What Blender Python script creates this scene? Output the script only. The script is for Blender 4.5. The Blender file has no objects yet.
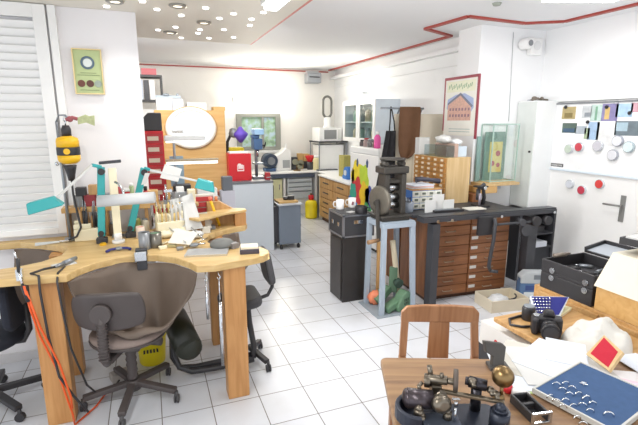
import bpy, bmesh, math, random
from mathutils import Vector, Matrix, Euler
random.seed(7)
R = math.radians
C = bpy.context.scene.collection
# ---------------------------------------------------------------- camera
FPX, YAW, PIT, CAMH = 440.0, R(21.0), R(11.7), 1.75
cd = bpy.data.cameras.new('camera'); cd.sensor_width = 36; cd.lens = FPX/638*36; cd.clip_start = .02
cam = bpy.data.objects.new('camera', cd); C.objects.link(cam)
cam.location = (0, 0, CAMH); cam.rotation_euler = (R(90)-PIT, 0, -YAW)
bpy.context.scene.camera = cam
# measuring helpers: where the sight line through a photo pixel meets a plane of the room
_f = Vector((math.sin(YAW)*math.cos(PIT), math.cos(YAW)*math.cos(PIT), -math.sin(PIT)))
_r = Vector((math.cos(YAW), -math.sin(YAW), 0)); _u = _r.cross(_f); _o = Vector((0, 0, CAMH))
def ray(px, py): return _f*FPX + _r*(px-319) + _u*(212.5-py)
def GZ(px, py, z): d = ray(px, py); return _o + d*((z-CAMH)/d.z)
def GY(px, py, y): d = ray(px, py); return _o + d*(y/d.y)
def GX(px, py, x): d = ray(px, py); return _o + d*(x/d.x)
# ---------------------------------------------------------------- materials
def lin(h):
    h = h.lstrip('#'); v = [int(h[i:i+2], 16)/255 for i in (0, 2, 4)]
    return tuple(c/12.92 if c <= .04045 else ((c+.055)/1.055)**2.4 for c in v) + (1,)
MC = {}
def mat(name, col, rough=.5, metal=0., var=.06, scale=12., bump=0., emit=0., alpha=None, coat=0.):
    if name in MC: return MC[name]
    m = bpy.data.materials.new(name); m.use_nodes = True; nt = m.node_tree; N = nt.nodes; Lk = nt.links
    b = N['Principled BSDF']; c = lin(col)
    b.inputs['Roughness'].default_value = rough; b.inputs['Metallic'].default_value = metal
    b.inputs['Coat Weight'].default_value = coat
    tc = N.new('ShaderNodeTexCoord'); nz = N.new('ShaderNodeTexNoise'); nz.inputs['Scale'].default_value = scale
    nz.inputs['Detail'].default_value = 4; Lk.new(tc.outputs['Object'], nz.inputs['Vector'])
    mx = N.new('ShaderNodeMix'); mx.data_type = 'RGBA'
    mx.inputs[6].default_value = tuple(x*(1-var) for x in c[:3])+(1,)
    mx.inputs[7].default_value = tuple(min(1, x*(1+var)) for x in c[:3])+(1,)
    Lk.new(nz.outputs['Fac'], mx.inputs[0]); Lk.new(mx.outputs[2], b.inputs['Base Color'])
    if bump:
        bp = N.new('ShaderNodeBump'); bp.inputs['Strength'].default_value = bump; bp.inputs['Distance'].default_value = .01
        Lk.new(nz.outputs['Fac'], bp.inputs['Height']); Lk.new(bp.outputs['Normal'], b.inputs['Normal'])
    if emit:
        b.inputs['Emission Color'].default_value = c; b.inputs['Emission Strength'].default_value = emit
    MC[name] = m; return m
def wood(name, c1, c2, rough=.45, axis='z', scale=3.):
    if name in MC: return MC[name]
    m = bpy.data.materials.new(name); m.use_nodes = True; nt = m.node_tree; N = nt.nodes; Lk = nt.links
    b = N['Principled BSDF']; b.inputs['Roughness'].default_value = rough
    tc = N.new('ShaderNodeTexCoord'); mp = N.new('ShaderNodeMapping')
    s = [14*scale/3]*3; s['xyz'.index(axis)] = 1.1*scale/3; mp.inputs['Scale'].default_value = s
    nz = N.new('ShaderNodeTexNoise'); nz.inputs['Scale'].default_value = 2.2; nz.inputs['Detail'].default_value = 6; nz.inputs['Distortion'].default_value = .8
    cr = N.new('ShaderNodeValToRGB'); cr.color_ramp.elements[0].position = .32; cr.color_ramp.elements[1].position = .68
    cr.color_ramp.elements[0].color = lin(c1); cr.color_ramp.elements[1].color = lin(c2)
    Lk.new(tc.outputs['Object'], mp.inputs[0]); Lk.new(mp.outputs[0], nz.inputs['Vector'])
    Lk.new(nz.outputs['Fac'], cr.inputs[0]); Lk.new(cr.outputs[0], b.inputs['Base Color'])
    MC[name] = m; return m
def glass(name, col='#eef7f4', rough=.02):
    if name in MC: return MC[name]
    m = bpy.data.materials.new(name); m.use_nodes = True; nt = m.node_tree; N = nt.nodes; Lk = nt.links
    N.remove(N['Principled BSDF']); g = N.new('ShaderNodeBsdfGlossy'); g.inputs['Roughness'].default_value = rough
    t = N.new('ShaderNodeBsdfTransparent'); t.inputs[0].default_value = lin(col)
    mx = N.new('ShaderNodeMixShader'); mx.inputs[0].default_value = .07; Lk.new(t.outputs[0], mx.inputs[1]); Lk.new(g.outputs[0], mx.inputs[2])
    Lk.new(mx.outputs[0], N['Material Output'].inputs[0]); MC[name] = m; return m
def lamp_mat(name, col, e): return mat(name, col, .4, emit=e)
WALL = mat('wall_paint', '#eeecee', .75, var=.015, scale=3, bump=.04)
WALLR = mat('wall_paint_cool', '#f2f3f4', .7, var=.012, scale=3, bump=.03)
CEIL = mat('ceiling_paint', '#f0f1f3', .8, var=.01, scale=2)
SOFF = mat('lowered_ceiling_paint', '#e9e4d9', .55, var=.02, scale=2)
REDT = mat('red_trim', '#a8463c', .5); WHITE = mat('white_lacquer', '#f1f1f0', .35, var=.02)
WHITEM = mat('white_metal', '#eceeee', .3, var=.02); PAPER = mat('paper', '#d2d2d0', .8, var=.03, scale=8)
PAPERB = mat('bluish_paper', '#d8dde6', .8, var=.03); CREAM = mat('cream_plastic', '#ece3c6', .5); CREAMP = mat('cream_panel', '#ded5c2', .6, var=.03)
BENCH = wood('bench_maple', '#c3a067', '#d9bb84', .4, 'x'); LEGW = wood('bench_leg_pine', '#b27d47', '#c8955e', .45, 'z')
OAK = wood('oak', '#ad8250', '#c59c68', .45, 'z'); OAKL = wood('light_oak_veneer', '#c6a674', '#d4b88a', .45, 'z')
PANELW = wood('ochre_birch', '#c4985a', '#d3ac72', .45, 'x', 2); BROWNW = wood('brown_walnut', '#774a2e', '#96643f', .4, 'x'); BROWNS = wood('brown_walnut_side', '#744829', '#925f3a', .4, 'z')
CHAIRW = wood('chair_beech', '#8d603e', '#a87a55', .4, 'z'); TABLEW = wood('worn_table_top', '#80624a', '#a5835f', .5, 'x', 2.); DESKW = wood('desk_pine', '#b28650', '#caa26c', .45, 'x'); ORW = wood('orange_pine', '#cf9243', '#e2ae62', .45, 'y')
BLACK = mat('black_plastic', '#2d2c2f', .45, var=.15); BLACKM = mat('black_painted_metal', '#3a3b40', .45, 0, var=.15); BLACKV = mat('black_vinyl', '#343437', .55, var=.15, scale=60, bump=.2)
BLKCAB = mat('black_stained_wood', '#2c2928', .35, var=.2); BRCH = mat('taupe_plastic', '#4b4443', .5, var=.08); BRSEAT = mat('taupe_fabric', '#8b7c75', .85, var=.1, scale=60, bump=.2)
LEATH = mat('brown_leather_apron', '#6b5d52', .6, var=.2, scale=5, bump=.3); HIDE = mat('brown_hide', '#69482f', .75, var=.2, scale=14, bump=.3)
TEAL = mat('teal_enamel', '#35a3a6', .35); GREYM = mat('grey_steel', '#8f959c', .35, .5); LGREY = mat('light_grey_lacquer', '#ccd4db', .45, var=.02); GREYP = mat('blue_grey_paint', '#9ba7b4', .5, var=.06); CARTG = mat('slate_grey_paint', '#76818f', .5, var=.05)
IRON = mat('worn_cast_iron', '#423f3b', .45, .3, var=.25, scale=25, bump=.15); STEEL = mat('bright_steel', '#c9ccd0', .2, 1.); BRASS = mat('aged_brass', '#8a7350', .32, 1., var=.15); CHROME = mat('chrome', '#dcdfe2', .12, 1.)
YEL = mat('yellow_enamel', '#e9b61b', .4); YELB = mat('yellow_bucket', '#e3cf18', .45, var=.04); RED = mat('red_enamel', '#c9202a', .4, var=.04); REDP = mat('red_plastic', '#b33438', .45); REDF = mat('red_felt', '#b81f36', .9, var=.06, scale=80)
BLUEF = mat('blue_felt', '#3f5a82', .95, var=.14, scale=45); NAVY = mat('navy_velvet', '#262a78', .9); GREEN = mat('green_enamel', '#5a7a60', .5, var=.1); DKGREEN = mat('dark_green_vinyl', '#26291f', .4, var=.15)
BLUE = mat('blue_plastic', '#3c78c6', .5); LBLUE = mat('pale_blue_paint', '#dbe6f0', .5); ORANGE = mat('orange_rubber', '#e0581c', .45); PINK = mat('pink_plastic', '#e45aa4', .5); PURP = mat('purple_plastic', '#6a4fc0', .5)
RUBBER = mat('grey_rubber', '#4b4a4c', .7); TAN = mat('cardboard', '#c9a56c', .8, var=.08); LTGRN = mat('mint_paper', '#c2dc8c', .8); STEELB = mat('steel_blue_machine', '#44648c', .45); TUBE = mat('lamp_shade_grey', '#bfc1c3', .4); CLEARP = glass('clear_plastic', '#e6eef0', .1); GLASS = glass('display_glass', '#fafdfb', .02)
# ---------------------------------------------------------------- mesh builder
class G:
    def __init__(s): s.b = bmesh.new(); s.mi = 0; s.sm = False
    def _n(s, fs):
        for f in fs: f.material_index = s.mi; f.smooth = s.sm
    def hexa(s, p):     # 8 points: bottom ring then top ring
        v = [s.b.verts.new(q) for q in p]
        s._n([s.b.faces.new([v[i] for i in q]) for q in ((3,2,1,0),(4,5,6,7),(0,1,5,4),(1,2,6,5),(2,3,7,6),(3,0,4,7))]); return s
    def box(s, x0, x1, y0, y1, z0, z1, T=None):
        p = [Vector(q) for q in ((x0,y0,z0),(x1,y0,z0),(x1,y1,z0),(x0,y1,z0),(x0,y0,z1),(x1,y0,z1),(x1,y1,z1),(x0,y1,z1))]
        return s.hexa([T @ q for q in p] if T is not None else p)
    def obox(s, c, size, rot=(0,0,0)):
        T = Matrix.Translation(Vector(c)) @ Euler(rot).to_matrix().to_4x4(); a, b, d = (q/2 for q in size)
        return s.box(-a, a, -b, b, -d, d, T)
    def bar(s, p, q, w, h=None, up=(0,0,1)):   # rectangular bar from p to q
        p, q = Vector(p), Vector(q); d = (q-p).normalized(); h = h or w
        a = d.cross(Vector(up)); a = a.normalized() if a.length > 1e-4 else Vector((1,0,0)); c = a.cross(d)
        a = a*(w/2); c = c*(h/2)
        return s.hexa([p-a-c, p+a-c, p+a+c, p-a+c, q-a-c, q+a-c, q+a+c, q-a+c])
    def ring(s, c, r, ax, n):
        ax = Vector(ax).normalized(); a = ax.orthogonal().normalized(); b = ax.cross(a)
        return [s.b.verts.new(Vector(c)+a*(r*math.cos(2*math.pi*i/n))+b*(r*math.sin(2*math.pi*i/n))) for i in range(n)]
    def cyl(s, p, q, r, r2=None, n=16, sm=True):
        p, q = Vector(p), Vector(q); r2 = r if r2 is None else r2; d = q-p
        A, B = s.ring(p, max(r, 1e-4), d, n), s.ring(q, max(r2, 1e-4), d, n); o = s.sm; s.sm = sm
        s._n([s.b.faces.new([A[i], A[(i+1) % n], B[(i+1) % n], B[i]]) for i in range(n)]); s.sm = o
        s._n([s.b.faces.new(A[::-1]), s.b.faces.new(B)]); return s
    def tube(s, pts, r, n=8, taper=None, closed=False):
        pts = [Vector(p) for p in pts]; rs = []; a = None; m = len(pts)
        for i, p in enumerate(pts):
            d = ((pts[(i+1) % m]-pts[i-1]) if closed else (pts[min(i+1, m-1)]-pts[max(i-1, 0)])).normalized()
            a = d.orthogonal().normalized() if a is None else (a-d*a.dot(d)).normalized()
            b = d.cross(a); q = r if taper is None else r*taper[i]
            rs.append([s.b.verts.new(p+a*(q*math.cos(2*math.pi*k/n))+b*(q*math.sin(2*math.pi*k/n))) for k in range(n)])
        o = s.sm; s.sm = True; rr = rs+[rs[0]] if closed else rs
        for A, B in zip(rr, rr[1:]): s._n([s.b.faces.new([A[k], A[(k+1) % n], B[(k+1) % n], B[k]]) for k in range(n)])
        s.sm = o
        if not closed: s._n([s.b.faces.new(rs[0][::-1]), s.b.faces.new(rs[-1])])
        return s
    def lathe(s, prof, c=(0,0,0), ax=(0,0,1), n=24, cap=True):
        c = Vector(c); ax = Vector(ax).normalized(); rs = [s.ring(c+ax*z, max(r, 2e-4), ax, n) for r, z in prof]; o = s.sm; s.sm = True
        for A, B in zip(rs, rs[1:]): s._n([s.b.faces.new([A[i], A[(i+1) % n], B[(i+1) % n], B[i]]) for i in range(n)])
        s.sm = o
        if cap: s._n([s.b.faces.new(rs[0][::-1]), s.b.faces.new(rs[-1])])
        return s
    def prism(s, pts, z0, z1, T=None):
        f = (lambda v: T @ v) if T is not None else (lambda v: v)
        A = [s.b.verts.new(f(Vector((x, y, z0)))) for x, y in pts]; B = [s.b.verts.new(f(Vector((x, y, z1)))) for x, y in pts]; n = len(pts)
        s._n([s.b.faces.new([A[i], A[(i+1) % n], B[(i+1) % n], B[i]]) for i in range(n)]+[s.b.faces.new(A[::-1]), s.b.faces.new(B)]); return s
    def slab(s, q, t):  # polygon in space with thickness t along its normal
        q = [Vector(v) for v in q]; nr = (q[1]-q[0]).cross(q[2]-q[0]).normalized()
        A = [s.b.verts.new(v) for v in q]; B = [s.b.verts.new(v+nr*t) for v in q]; n = len(q)
        s._n([s.b.faces.new([A[i], A[(i+1) % n], B[(i+1) % n], B[i]]) for i in range(n)]+[s.b.faces.new(A[::-1]), s.b.faces.new(B)]); return s
    def sph(s, c, r, sc=(1,1,1), n=16, ns=0.):
        o = bmesh.ops.create_uvsphere(s.b, u_segments=n, v_segments=max(6, n*2//3), radius=1)
        for v in o['verts']:
            k = 1+(random.uniform(-ns, ns) if ns else 0)
            v.co = Vector((v.co.x*r*sc[0]*k+c[0], v.co.y*r*sc[1]*k+c[1], v.co.z*r*sc[2]*k+c[2]))
        for f in {f for v in o['verts'] for f in v.link_faces}: f.smooth = True; f.material_index = s.mi
        return s
    def grid(s, fn, nu, nv):
        V = [[s.b.verts.new(fn(i/nu, j/nv)) for j in range(nv+1)] for i in range(nu+1)]; o = s.sm; s.sm = True
        s._n([s.b.faces.new([V[i][j], V[i+1][j], V[i+1][j+1], V[i][j+1]]) for i in range(nu) for j in range(nv)]); s.sm = o; return s
    def out(s, name, mats, parent=None, w=False, bev=0, solid=0, sub=0, base=None, seg=2):
        if parent is not None and w:
            s.b.transform((Matrix.Translation(Vector(parent['_loc'])) @ Matrix.Rotation(parent['_rz'], 4, 'Z')).inverted())
        if base is not None: s.b.transform(Matrix.Translation(-Vector(base)))
        bmesh.ops.recalc_face_normals(s.b, faces=s.b.faces)
        me = bpy.data.meshes.new(name); s.b.to_mesh(me); s.b.free()
        for m in (mats if isinstance(mats, (list, tuple)) else [mats]): me.materials.append(m)
        o = bpy.data.objects.new(name, me); C.objects.link(o)
        if base is not None: o.location = base
        if parent is not None: o.parent = parent
        if solid: md = o.modifiers.new('s', 'SOLIDIFY'); md.thickness = solid; md.offset = 0
        if sub: md = o.modifiers.new('u', 'SUBSURF'); md.levels = md.render_levels = sub
        if bev:
            md = o.modifiers.new('b', 'BEVEL'); md.width = bev; md.segments = seg; md.limit_method = 'ANGLE'; md.angle_limit = R(40)
        return o
ALL = []
def tag(o, label, cat, group=None, kind=None):
    o['label'] = label; o['category'] = cat
    if group: o['group'] = group
    if kind: o['kind'] = kind
    ALL.append(o); return o
def thing(name, label, cat, loc, rz=0, group=None):
    o = bpy.data.objects.new(name, None); C.objects.link(o); o.empty_display_size = .05
    o.location = Vector(loc); o.rotation_euler = (0, 0, rz); o['_loc'] = tuple(loc); o['_rz'] = rz
    return tag(o, label, cat, group)
def solo(g, name, label, cat, mats, loc, rz=0, group=None, rot=None, **k):   # one-mesh thing, built in local coordinates
    o = g.out(name, mats, **k); o.location = Vector(loc); o.rotation_euler = rot or (0, 0, rz); return tag(o, label, cat, group)
def struct(g, name, mats, parent=None, **k):
    o = g.out(name, mats, parent, **k)
    if parent is None: o['kind'] = 'structure'
    return o
def dup(r, loc, rz=None, label=None, group=None):
    o = r.copy(); C.objects.link(o); o.location = Vector(loc)
    if rz is not None: o.rotation_euler = (0, 0, rz)
    if label: o['label'] = label
    if group: o['group'] = group
    for ch in list(r.children):
        c = ch.copy(); C.objects.link(c); c.parent = o
        for q in list(ch.children): d = q.copy(); C.objects.link(d); d.parent = c
    return o
def bx(*a): return G().box(*a)
def arc(cx, cy, r, a0, a1, n=8, ry=None): return [(cx+r*math.cos(R(a0+(a1-a0)*i/n)), cy+(ry or r)*math.sin(R(a0+(a1-a0)*i/n))) for i in range(n+1)]
def rrect(x0, x1, y0, y1, r, n=4): return arc(x1-r, y1-r, r, 0, 90, n)+arc(x0+r, y1-r, r, 90, 180, n)+arc(x0+r, y0+r, r, 180, 270, n)+arc(x1-r, y0+r, r, 270, 360, n)
def boxthing(name, label, cat, m, size, loc, rz=0, group=None, bev=.003):
    a, b, h = size; return solo(bx(-a/2, a/2, -b/2, b/2, 0, h), name, label, cat, m, loc, rz, group, bev=bev)
XZ = Matrix(((1,0,0,0),(0,0,-1,0),(0,1,0,0),(0,0,0,1)))     # prism outline drawn in x/z, thickness along -y
YZ = Matrix(((0,0,1,0),(1,0,0,0),(0,1,0,0),(0,0,0,1)))      # outline drawn in y/z, thickness along x
# ================================================================ the setting
H = 2.75
def floor_mat():
    m = bpy.data.materials.new('floor_tiles'); m.use_nodes = True; nt = m.node_tree; N = nt.nodes; Lk = nt.links; b = N['Principled BSDF']
    tc = N.new('ShaderNodeTexCoord'); mp = N.new('ShaderNodeMapping'); mp.inputs['Location'].default_value = (-.256/.298, -2.528/.298, 0); mp.inputs['Scale'].default_value = (1/.298, 1/.298, 1)
    br = N.new('ShaderNodeTexBrick'); br.offset = 0; br.squash = 1; br.inputs['Scale'].default_value = 1; br.inputs['Brick Width'].default_value = 1; br.inputs['Row Height'].default_value = 1
    br.inputs['Mortar Size'].default_value = .011; br.inputs['Mortar Smooth'].default_value = .2; br.inputs['Bias'].default_value = 0
    br.inputs['Color1'].default_value = lin('#d5d8de'); br.inputs['Color2'].default_value = lin('#cfd2d9'); br.inputs['Mortar'].default_value = lin('#76716d')
    Lk.new(tc.outputs['Object'], mp.inputs[0]); Lk.new(mp.outputs[0], br.inputs['Vector'])
    nz = N.new('ShaderNodeTexNoise'); nz.inputs['Scale'].default_value = 2.5; nz.inputs['Detail'].default_value = 5; Lk.new(tc.outputs['Object'], nz.inputs['Vector'])
    cr = N.new('ShaderNodeValToRGB'); cr.color_ramp.elements[0].position = .25; cr.color_ramp.elements[0].color = (.86, .85, .83, 1); cr.color_ramp.elements[1].position = .6; cr.color_ramp.elements[1].color = (1, 1, 1, 1)
    Lk.new(nz.outputs['Fac'], cr.inputs[0]); mx = N.new('ShaderNodeMix'); mx.data_type = 'RGBA'; mx.blend_type = 'MULTIPLY'; mx.inputs[0].default_value = 1
    Lk.new(br.outputs['Color'], mx.inputs[6]); Lk.new(cr.outputs[0], mx.inputs[7]); Lk.new(mx.outputs[2], b.inputs['Base Color'])
    b.inputs['Roughness'].default_value = .28; return m
struct(bx(-3, 4.6, -1.5, 8.8, -.1, 0), 'floor', floor_mat())
struct(bx(-3, 4.6, -1.5, 8.8, H, H+.1), 'ceiling', CEIL)
SZ = 2.51
struct(bx(-3, 1.03, -1.5, 4.62, SZ, H-.001), 'ceiling_lowered', SOFF)
struct(bx(1.031, 1.05, -1.5, 4.64, SZ, SZ+.03), 'trim_1', mat('rose_trim', '#d98a80', .5))
WB, WR, WD = 8.5, 3.6, 4.28
struct(bx(-1.2, 4.4, WB, WB+.15, 0, H), 'wall_back', mat('wall_paint_warm', '#f3f1ec', .75, var=.012, scale=3))
struct(bx(WR, WR+.15, 4.361, WB, 0, H), 'wall_right', WALLR)
struct(bx(-1.35, -1.2, 3.7, WB, 0, H), 'wall_left', WALL)
struct(bx(-3, -.02, 3.6, 3.72, 0, SZ-.001), 'wall_partition', WALL)
struct(bx(3.37, WD+.15, 4.0, 4.36, 0, H), 'wall_column', WALLR)
struct(bx(WD, WD+.15, -.6, 4.0, 0, H), 'wall_door_side', WALLR)
struct(bx(-2.9, -.005, 3.585, 3.599, 0, .07), 'baseboard_partition', mat('baseboard_tile', '#d5d3d4', .3))
struct(bx(1.2, 3.59, WB-.02, WB-.001, 0, .08), 'baseboard_back', MC['baseboard_tile'])
# boxed cornice on the far right wall, and the red ceiling line running round the room
struct(bx(3.50, 3.599, 4.37, WB-.01, 2.57, 2.62), 'trim_2', WALLR)
struct(bx(3.575, 3.599, 4.37, WB-.01, 2.42, 2.44), 'trim_3', WALLR)
def ribbon(pts, wd, z0, z1):
    g = G()
    for p, q in zip(pts, pts[1:]): g.bar((p[0], p[1], (z0+z1)/2), (q[0], q[1], (z0+z1)/2), wd, z1-z0)
    return g
struct(ribbon([(3.46, WB-.06), (3.44, 4.60), (2.92, 4.36), (2.97, 3.72), (3.72, 3.76), (4.03, 3.55), (4.03, 1.0)], .05, H-.02, H-.0005), 'trim_4', REDT)
struct(bx(-1.1, 3.45, WB-.03, WB-.001, H-.05, H-.03), 'trim_5', REDT)
# conduit lines on the column
struct(G().cyl((3.84, 3.992, 1.75), (3.80, 3.992, 2.7), .003), 'trim_6', mat('conduit','#b5b8ba',.5))
# door on the right wall ------------------------------------------------
dr = bpy.data.objects.new('door_1', None); C.objects.link(dr); dr.location = (WD, 3.25, 0); dr['kind'] = 'structure'; dr['_loc'] = (WD, 3.25, 0); dr['_rz'] = 0
bx(WD-.03, WD-.002, 2.68, 3.84, 0, 1.95).out('door_panel', WHITE, dr, w=True, bev=.004)
bx(WD-.045, WD-.002, 3.85, 3.92, 0, 2.02).box(WD-.045, WD-.002, 2.60, 2.67, 0, 2.02).box(WD-.045, WD-.002, 2.67, 3.85, 1.96, 2.02).out('door_frame', WHITEM, dr, w=True, bev=.004)
bx(WD-.04, WD-.03, 2.83, 2.88, .79, 1.05).out('door_handle_plate', mat('handle_grey','#8a8a88',.4,.2), dr, w=True, bev=.003)
G().cyl((WD-.04, 2.855, .95), (WD-.085, 2.855, .95), .011).tube([(WD-.075, 2.85, .95), (WD-.085, 2.9, .95), (WD-.08, 3.02, .945)], .010).out('door_handle', MC['handle_grey'], dr, w=True)
for z in (1.25,): bx(WD-.06, WD-.03, 3.845, 3.885, z-.06, z+.06).out('hinge', GREYM, dr, w=True, bev=.004)
# louvered shutter over the bench --------------------------------------
sh = bpy.data.objects.new('door_2', None); C.objects.link(sh); sh.location = (-.9, 3.59, .95); sh['kind'] = 'structure'; sh['_loc'] = (-.9, 3.59, .95); sh['_rz'] = 0
x1 = -.575
g = bx(x1-.075, x1, 3.555, 3.595, .955, SZ-.005).box(-1.5, -1.42, 3.555, 3.595, .955, SZ-.005).box(-1.42, x1-.075, 3.555, 3.595, .955, 1.0).box(-1.42, x1-.075, 3.555, 3.595, SZ-.09, SZ-.005)
g.out('frame', WHITE, sh, w=True, bev=.003)
g = G(); z = 1.02
while z < SZ-.1: g.obox(((-1.42+x1-.075)/2, 3.575, z), (1.42+x1-.075, .056, .008), (R(-66), 0, 0)); z += .052
g.out('louvers', WHITE, sh, w=True)
G().cyl((x1-.03, 3.555, 1.46), (x1-.03, 3.54, 1.46), .008).sph((x1-.03, 3.532, 1.46), .015).out('knob', STEEL, sh, w=True)
struct(bx(x1+.012, x1+.06, 3.56, 3.599, .955, SZ-.002), 'trim_7', WHITE, bev=.003)
# window in the back wall -----------------------------------------------
wn = bpy.data.objects.new('window_1', None); C.objects.link(wn); wn.location = (2.0, WB, 1.2); wn['kind'] = 'structure'; wn['_loc'] = (2.0, WB, 1.2); wn['_rz'] = 0
a, b_, c_, d_ = 1.58, 2.44, 1.2, 1.9
g = bx(a, a+.1, WB-.05, WB-.002, c_, d_).box(b_-.1, b_, WB-.05, WB-.002, c_, d_).box(a+.1, b_-.1, WB-.05, WB-.002, d_-.07, d_).box(a+.1, b_-.1, WB-.05, WB-.002, c_, c_+.07).box(a+.48, a+.53, WB-.05, WB-.002, c_+.07, d_-.07)
g.out('window_frame', mat('grey_window_frame', '#8d8f88', .5), wn, w=True, bev=.004)
def outside():
    m = bpy.data.materials.new('pane_view'); m.use_nodes = True; nt = m.node_tree; N = nt.nodes; Lk = nt.links; b = N['Principled BSDF']
    tc = N.new('ShaderNodeTexCoord'); nz = N.new('ShaderNodeTexNoise'); nz.inputs['Scale'].default_value = 9; nz.inputs['Detail'].default_value = 5
    cr = N.new('ShaderNodeValToRGB'); e = cr.color_ramp.elements; e[0].position = .3; e[0].color = lin('#7f9a86'); e[1].position = .62; e[1].color = lin('#b8cfdc'); q = e.new(.47); q.color = lin('#9fbf9e')
    Lk.new(tc.outputs['Object'], nz.inputs['Vector']); Lk.new(nz.outputs['Fac'], cr.inputs[0]); Lk.new(cr.outputs[0], b.inputs['Base Color']); b.inputs['Roughness'].default_value = .12
    return m
bx(a+.1, b_-.1, WB-.02, WB-.012, c_+.07, d_-.07).out('pane', outside(), wn, w=True)
bx(a-.06, b_+.08, WB-.1, WB-.002, c_-.05, c_-.005).out('window_sill', WHITE, wn, w=True, bev=.004)
# ================================================================ lights of the room
def disc(px, py, z, r, h=.008): p = GZ(px, py, z); return p
SPOT = lamp_mat('star_light_glow', '#ffffff', 9.); SPOTW = lamp_mat('downlight_glow', '#fff6e0', 4.)
for i, (px, py) in enumerate([(181.3,15),(205.6,7.5),(219.4,18),(233.5,13.3),(251.5,18.8),(249.8,25),(175.5,26.8),(200,29.3),(198,32.9),(224,29.3),(233.5,37),(181.3,37.6),(209,37.9),(263.5,12),(106.5,6),(142.5,1),(157,9),(158,29.6)]):
    p = GZ(px, py, SZ)
    solo(G().cyl((0,0,-.006), (0,0,.004), .019, n=12), 'star_light', 'tiny round star light set in the lowered ceiling panel', 'light', SPOT, (p.x, p.y, SZ-.001), group='star lights in the lowered ceiling')
for (px, py, lb) in [(177.6,5,'nickel ringed downlight in the lowered ceiling, nearest of the three'),(204,22,'nickel ringed downlight in the lowered ceiling, rightmost of the three'),(170,32,'nickel ringed downlight in the lowered ceiling, farthest of the three'),(115,.5,'nickel ringed downlight at the top edge, above the green certificate')]:
    p = GZ(px, py, SZ); t = thing('downlight', lb, 'light', (p.x, p.y, SZ-.001))
    G().lathe([(.03,0),(.058,0),(.058,-.008),(.045,-.014),(.03,-.01)], n=24, cap=False).out('ring', mat('nickel', '#a9a7a0', .3, .8), t)
    G().cyl((0,0,-.008), (0,0,-.001), .03).out('bulb', SPOTW, t)
    l = bpy.data.lights.new('downlight_beam', 'SPOT'); l.energy = 18; l.spot_size = R(110); l.spot_blend = .8; l.shadow_soft_size = .05; l.color = (1, .97, .92)
    lo = bpy.data.objects.new('downlight_beam', l); C.objects.link(lo); lo.location = (p.x, p.y, SZ-.03)
def area(name, loc, sx, sy, e, col=(1,1,1), rot=(0,0,0)):
    l = bpy.data.lights.new(name, 'AREA'); l.shape = 'RECTANGLE'; l.size = sx; l.size_y = sy; l.energy = e; l.color = col
    o = bpy.data.objects.new(name, l); C.objects.link(o); o.location = loc; o.rotation_euler = rot; return o
def tube_fixture(label, loc, ln, axis, e, watt, rz=0):
    t = thing('ceiling_lamp', label, 'lamp', loc, rz)
    bx(-ln/2, ln/2, -.06, .06, -.03, 0).out('housing', WHITEM, t, bev=.004)
    bx(-ln/2+.02, ln/2-.02, -.045, .045, -.06, -.031).out('diffuser', lamp_mat('tube_glow_%g' % e, '#ffffff', e), t, bev=.01)
    area('tube_light', (loc[0], loc[1], loc[2]-.075), ln, .1, watt, (1, .985, .96), (0, 0, rz)); return t
tube_fixture('long bright tube lamp on the white ceiling over the door side', (3.30, 2.78, H-.001), .62, 'x', 14, 34, R(-21))
tube_fixture('bright tube lamp under the lowered ceiling at the top edge of the picture', (.80, 2.73, SZ-.001), .5, 'x', 14, 28, R(90))
def hidden_fill(name, label, a, b, watt, rot):  # added tubes kept out of sight to brighten the ceiling and far room
    t = thing('hidden_fill_lamp', label, 'lamp', a); L = Vector(b)-Vector(a)
    G().bar(a, b, .03, .05).out('housing', WHITEM, t, w=True); n = Vector((L.y, -L.x, 0)).normalized()*(.026 if rot[1] else -.026)
    G().cyl(Vector(a)+n+L*.03, Vector(a)+n+L*.97, .01).out('tube', lamp_mat('hidden_fill_glow', '#ffffff', 10.), t, w=True)
    m = (Vector(a)+Vector(b))/2+n*2.2; area('hidden_fill_light', m, L.length, .04, watt, (1, .985, .96), rot)
hidden_fill('hidden_fill_lamp', 'added fill tube hidden behind the right edge of the lowered ceiling panel', (1.066, .6, 2.64), (1.066, 4.5, 2.64), 110, (0, R(-75), R(0)))
hidden_fill('c', 'added fill tube hidden behind the far edge of the lowered ceiling panel', (-.6, 4.656, 2.64), (1.0, 4.656, 2.64), 75, (R(75), 0, 0))
tube_fixture('added unseen ceiling tube lamp over the foreground table', (1.9, .6, H-.001), 1.4, 'x', 8, 14, R(90))  # added lamp outside the view, fills the foreground
tube_fixture('added unseen ceiling tube lamp over the bench', (-.6, .9, SZ-.001), 1.3, 'x', 8, 60, R(90))  # added lamp outside the view, brightens the bench side
# wall lamp burning over the back window, lamp over the glass cupboard
t = thing('wall_lamp', 'glaring wall lamp above the back window', 'lamp', (2.03, WB-.002, 2.16))
bx(-.5, .5, -.07, 0, -.05, .05).out('housing', WHITEM, t, bev=.01)
G().cyl((-.47, -.1, 0), (.47, -.1, 0), .035).out('tube', lamp_mat('wall_tube_glow', '#fff8e6', 30.), t)
area('wall_tube_light', (2.03, WB-.22, 2.16), .95, .12, 60, (1, .95, .84), (R(-90), 0, 0))
area('wall_tube_light_room', (2.03, WB-.2, 2.16), .95, .12, 18, (1, .95, .84), (R(90), 0, 0))
t = thing('cupboard_lamp', 'round glowing lamp above the white glass door cupboard', 'lamp', (3.3, 6.75, 2.22))
bx(-.06, .06, -.2, .2, -.03, .0).box(.06, .299, -.03, .03, -.03, -.0).out('bracket', WHITEM, t)
G().cyl((-.0, -.18, .03), (0, .18, .03), .03).out('tube', lamp_mat('cup_tube_glow', '#fff8e6', 30.), t)
area('cupboard_tube_light', (3.28, 6.75, 2.3), .3, .3, 9, (1, .95, .86), (0, R(90), 0))
w = bpy.data.worlds.new('daylight'); bpy.context.scene.world = w; w.use_nodes = True
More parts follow.
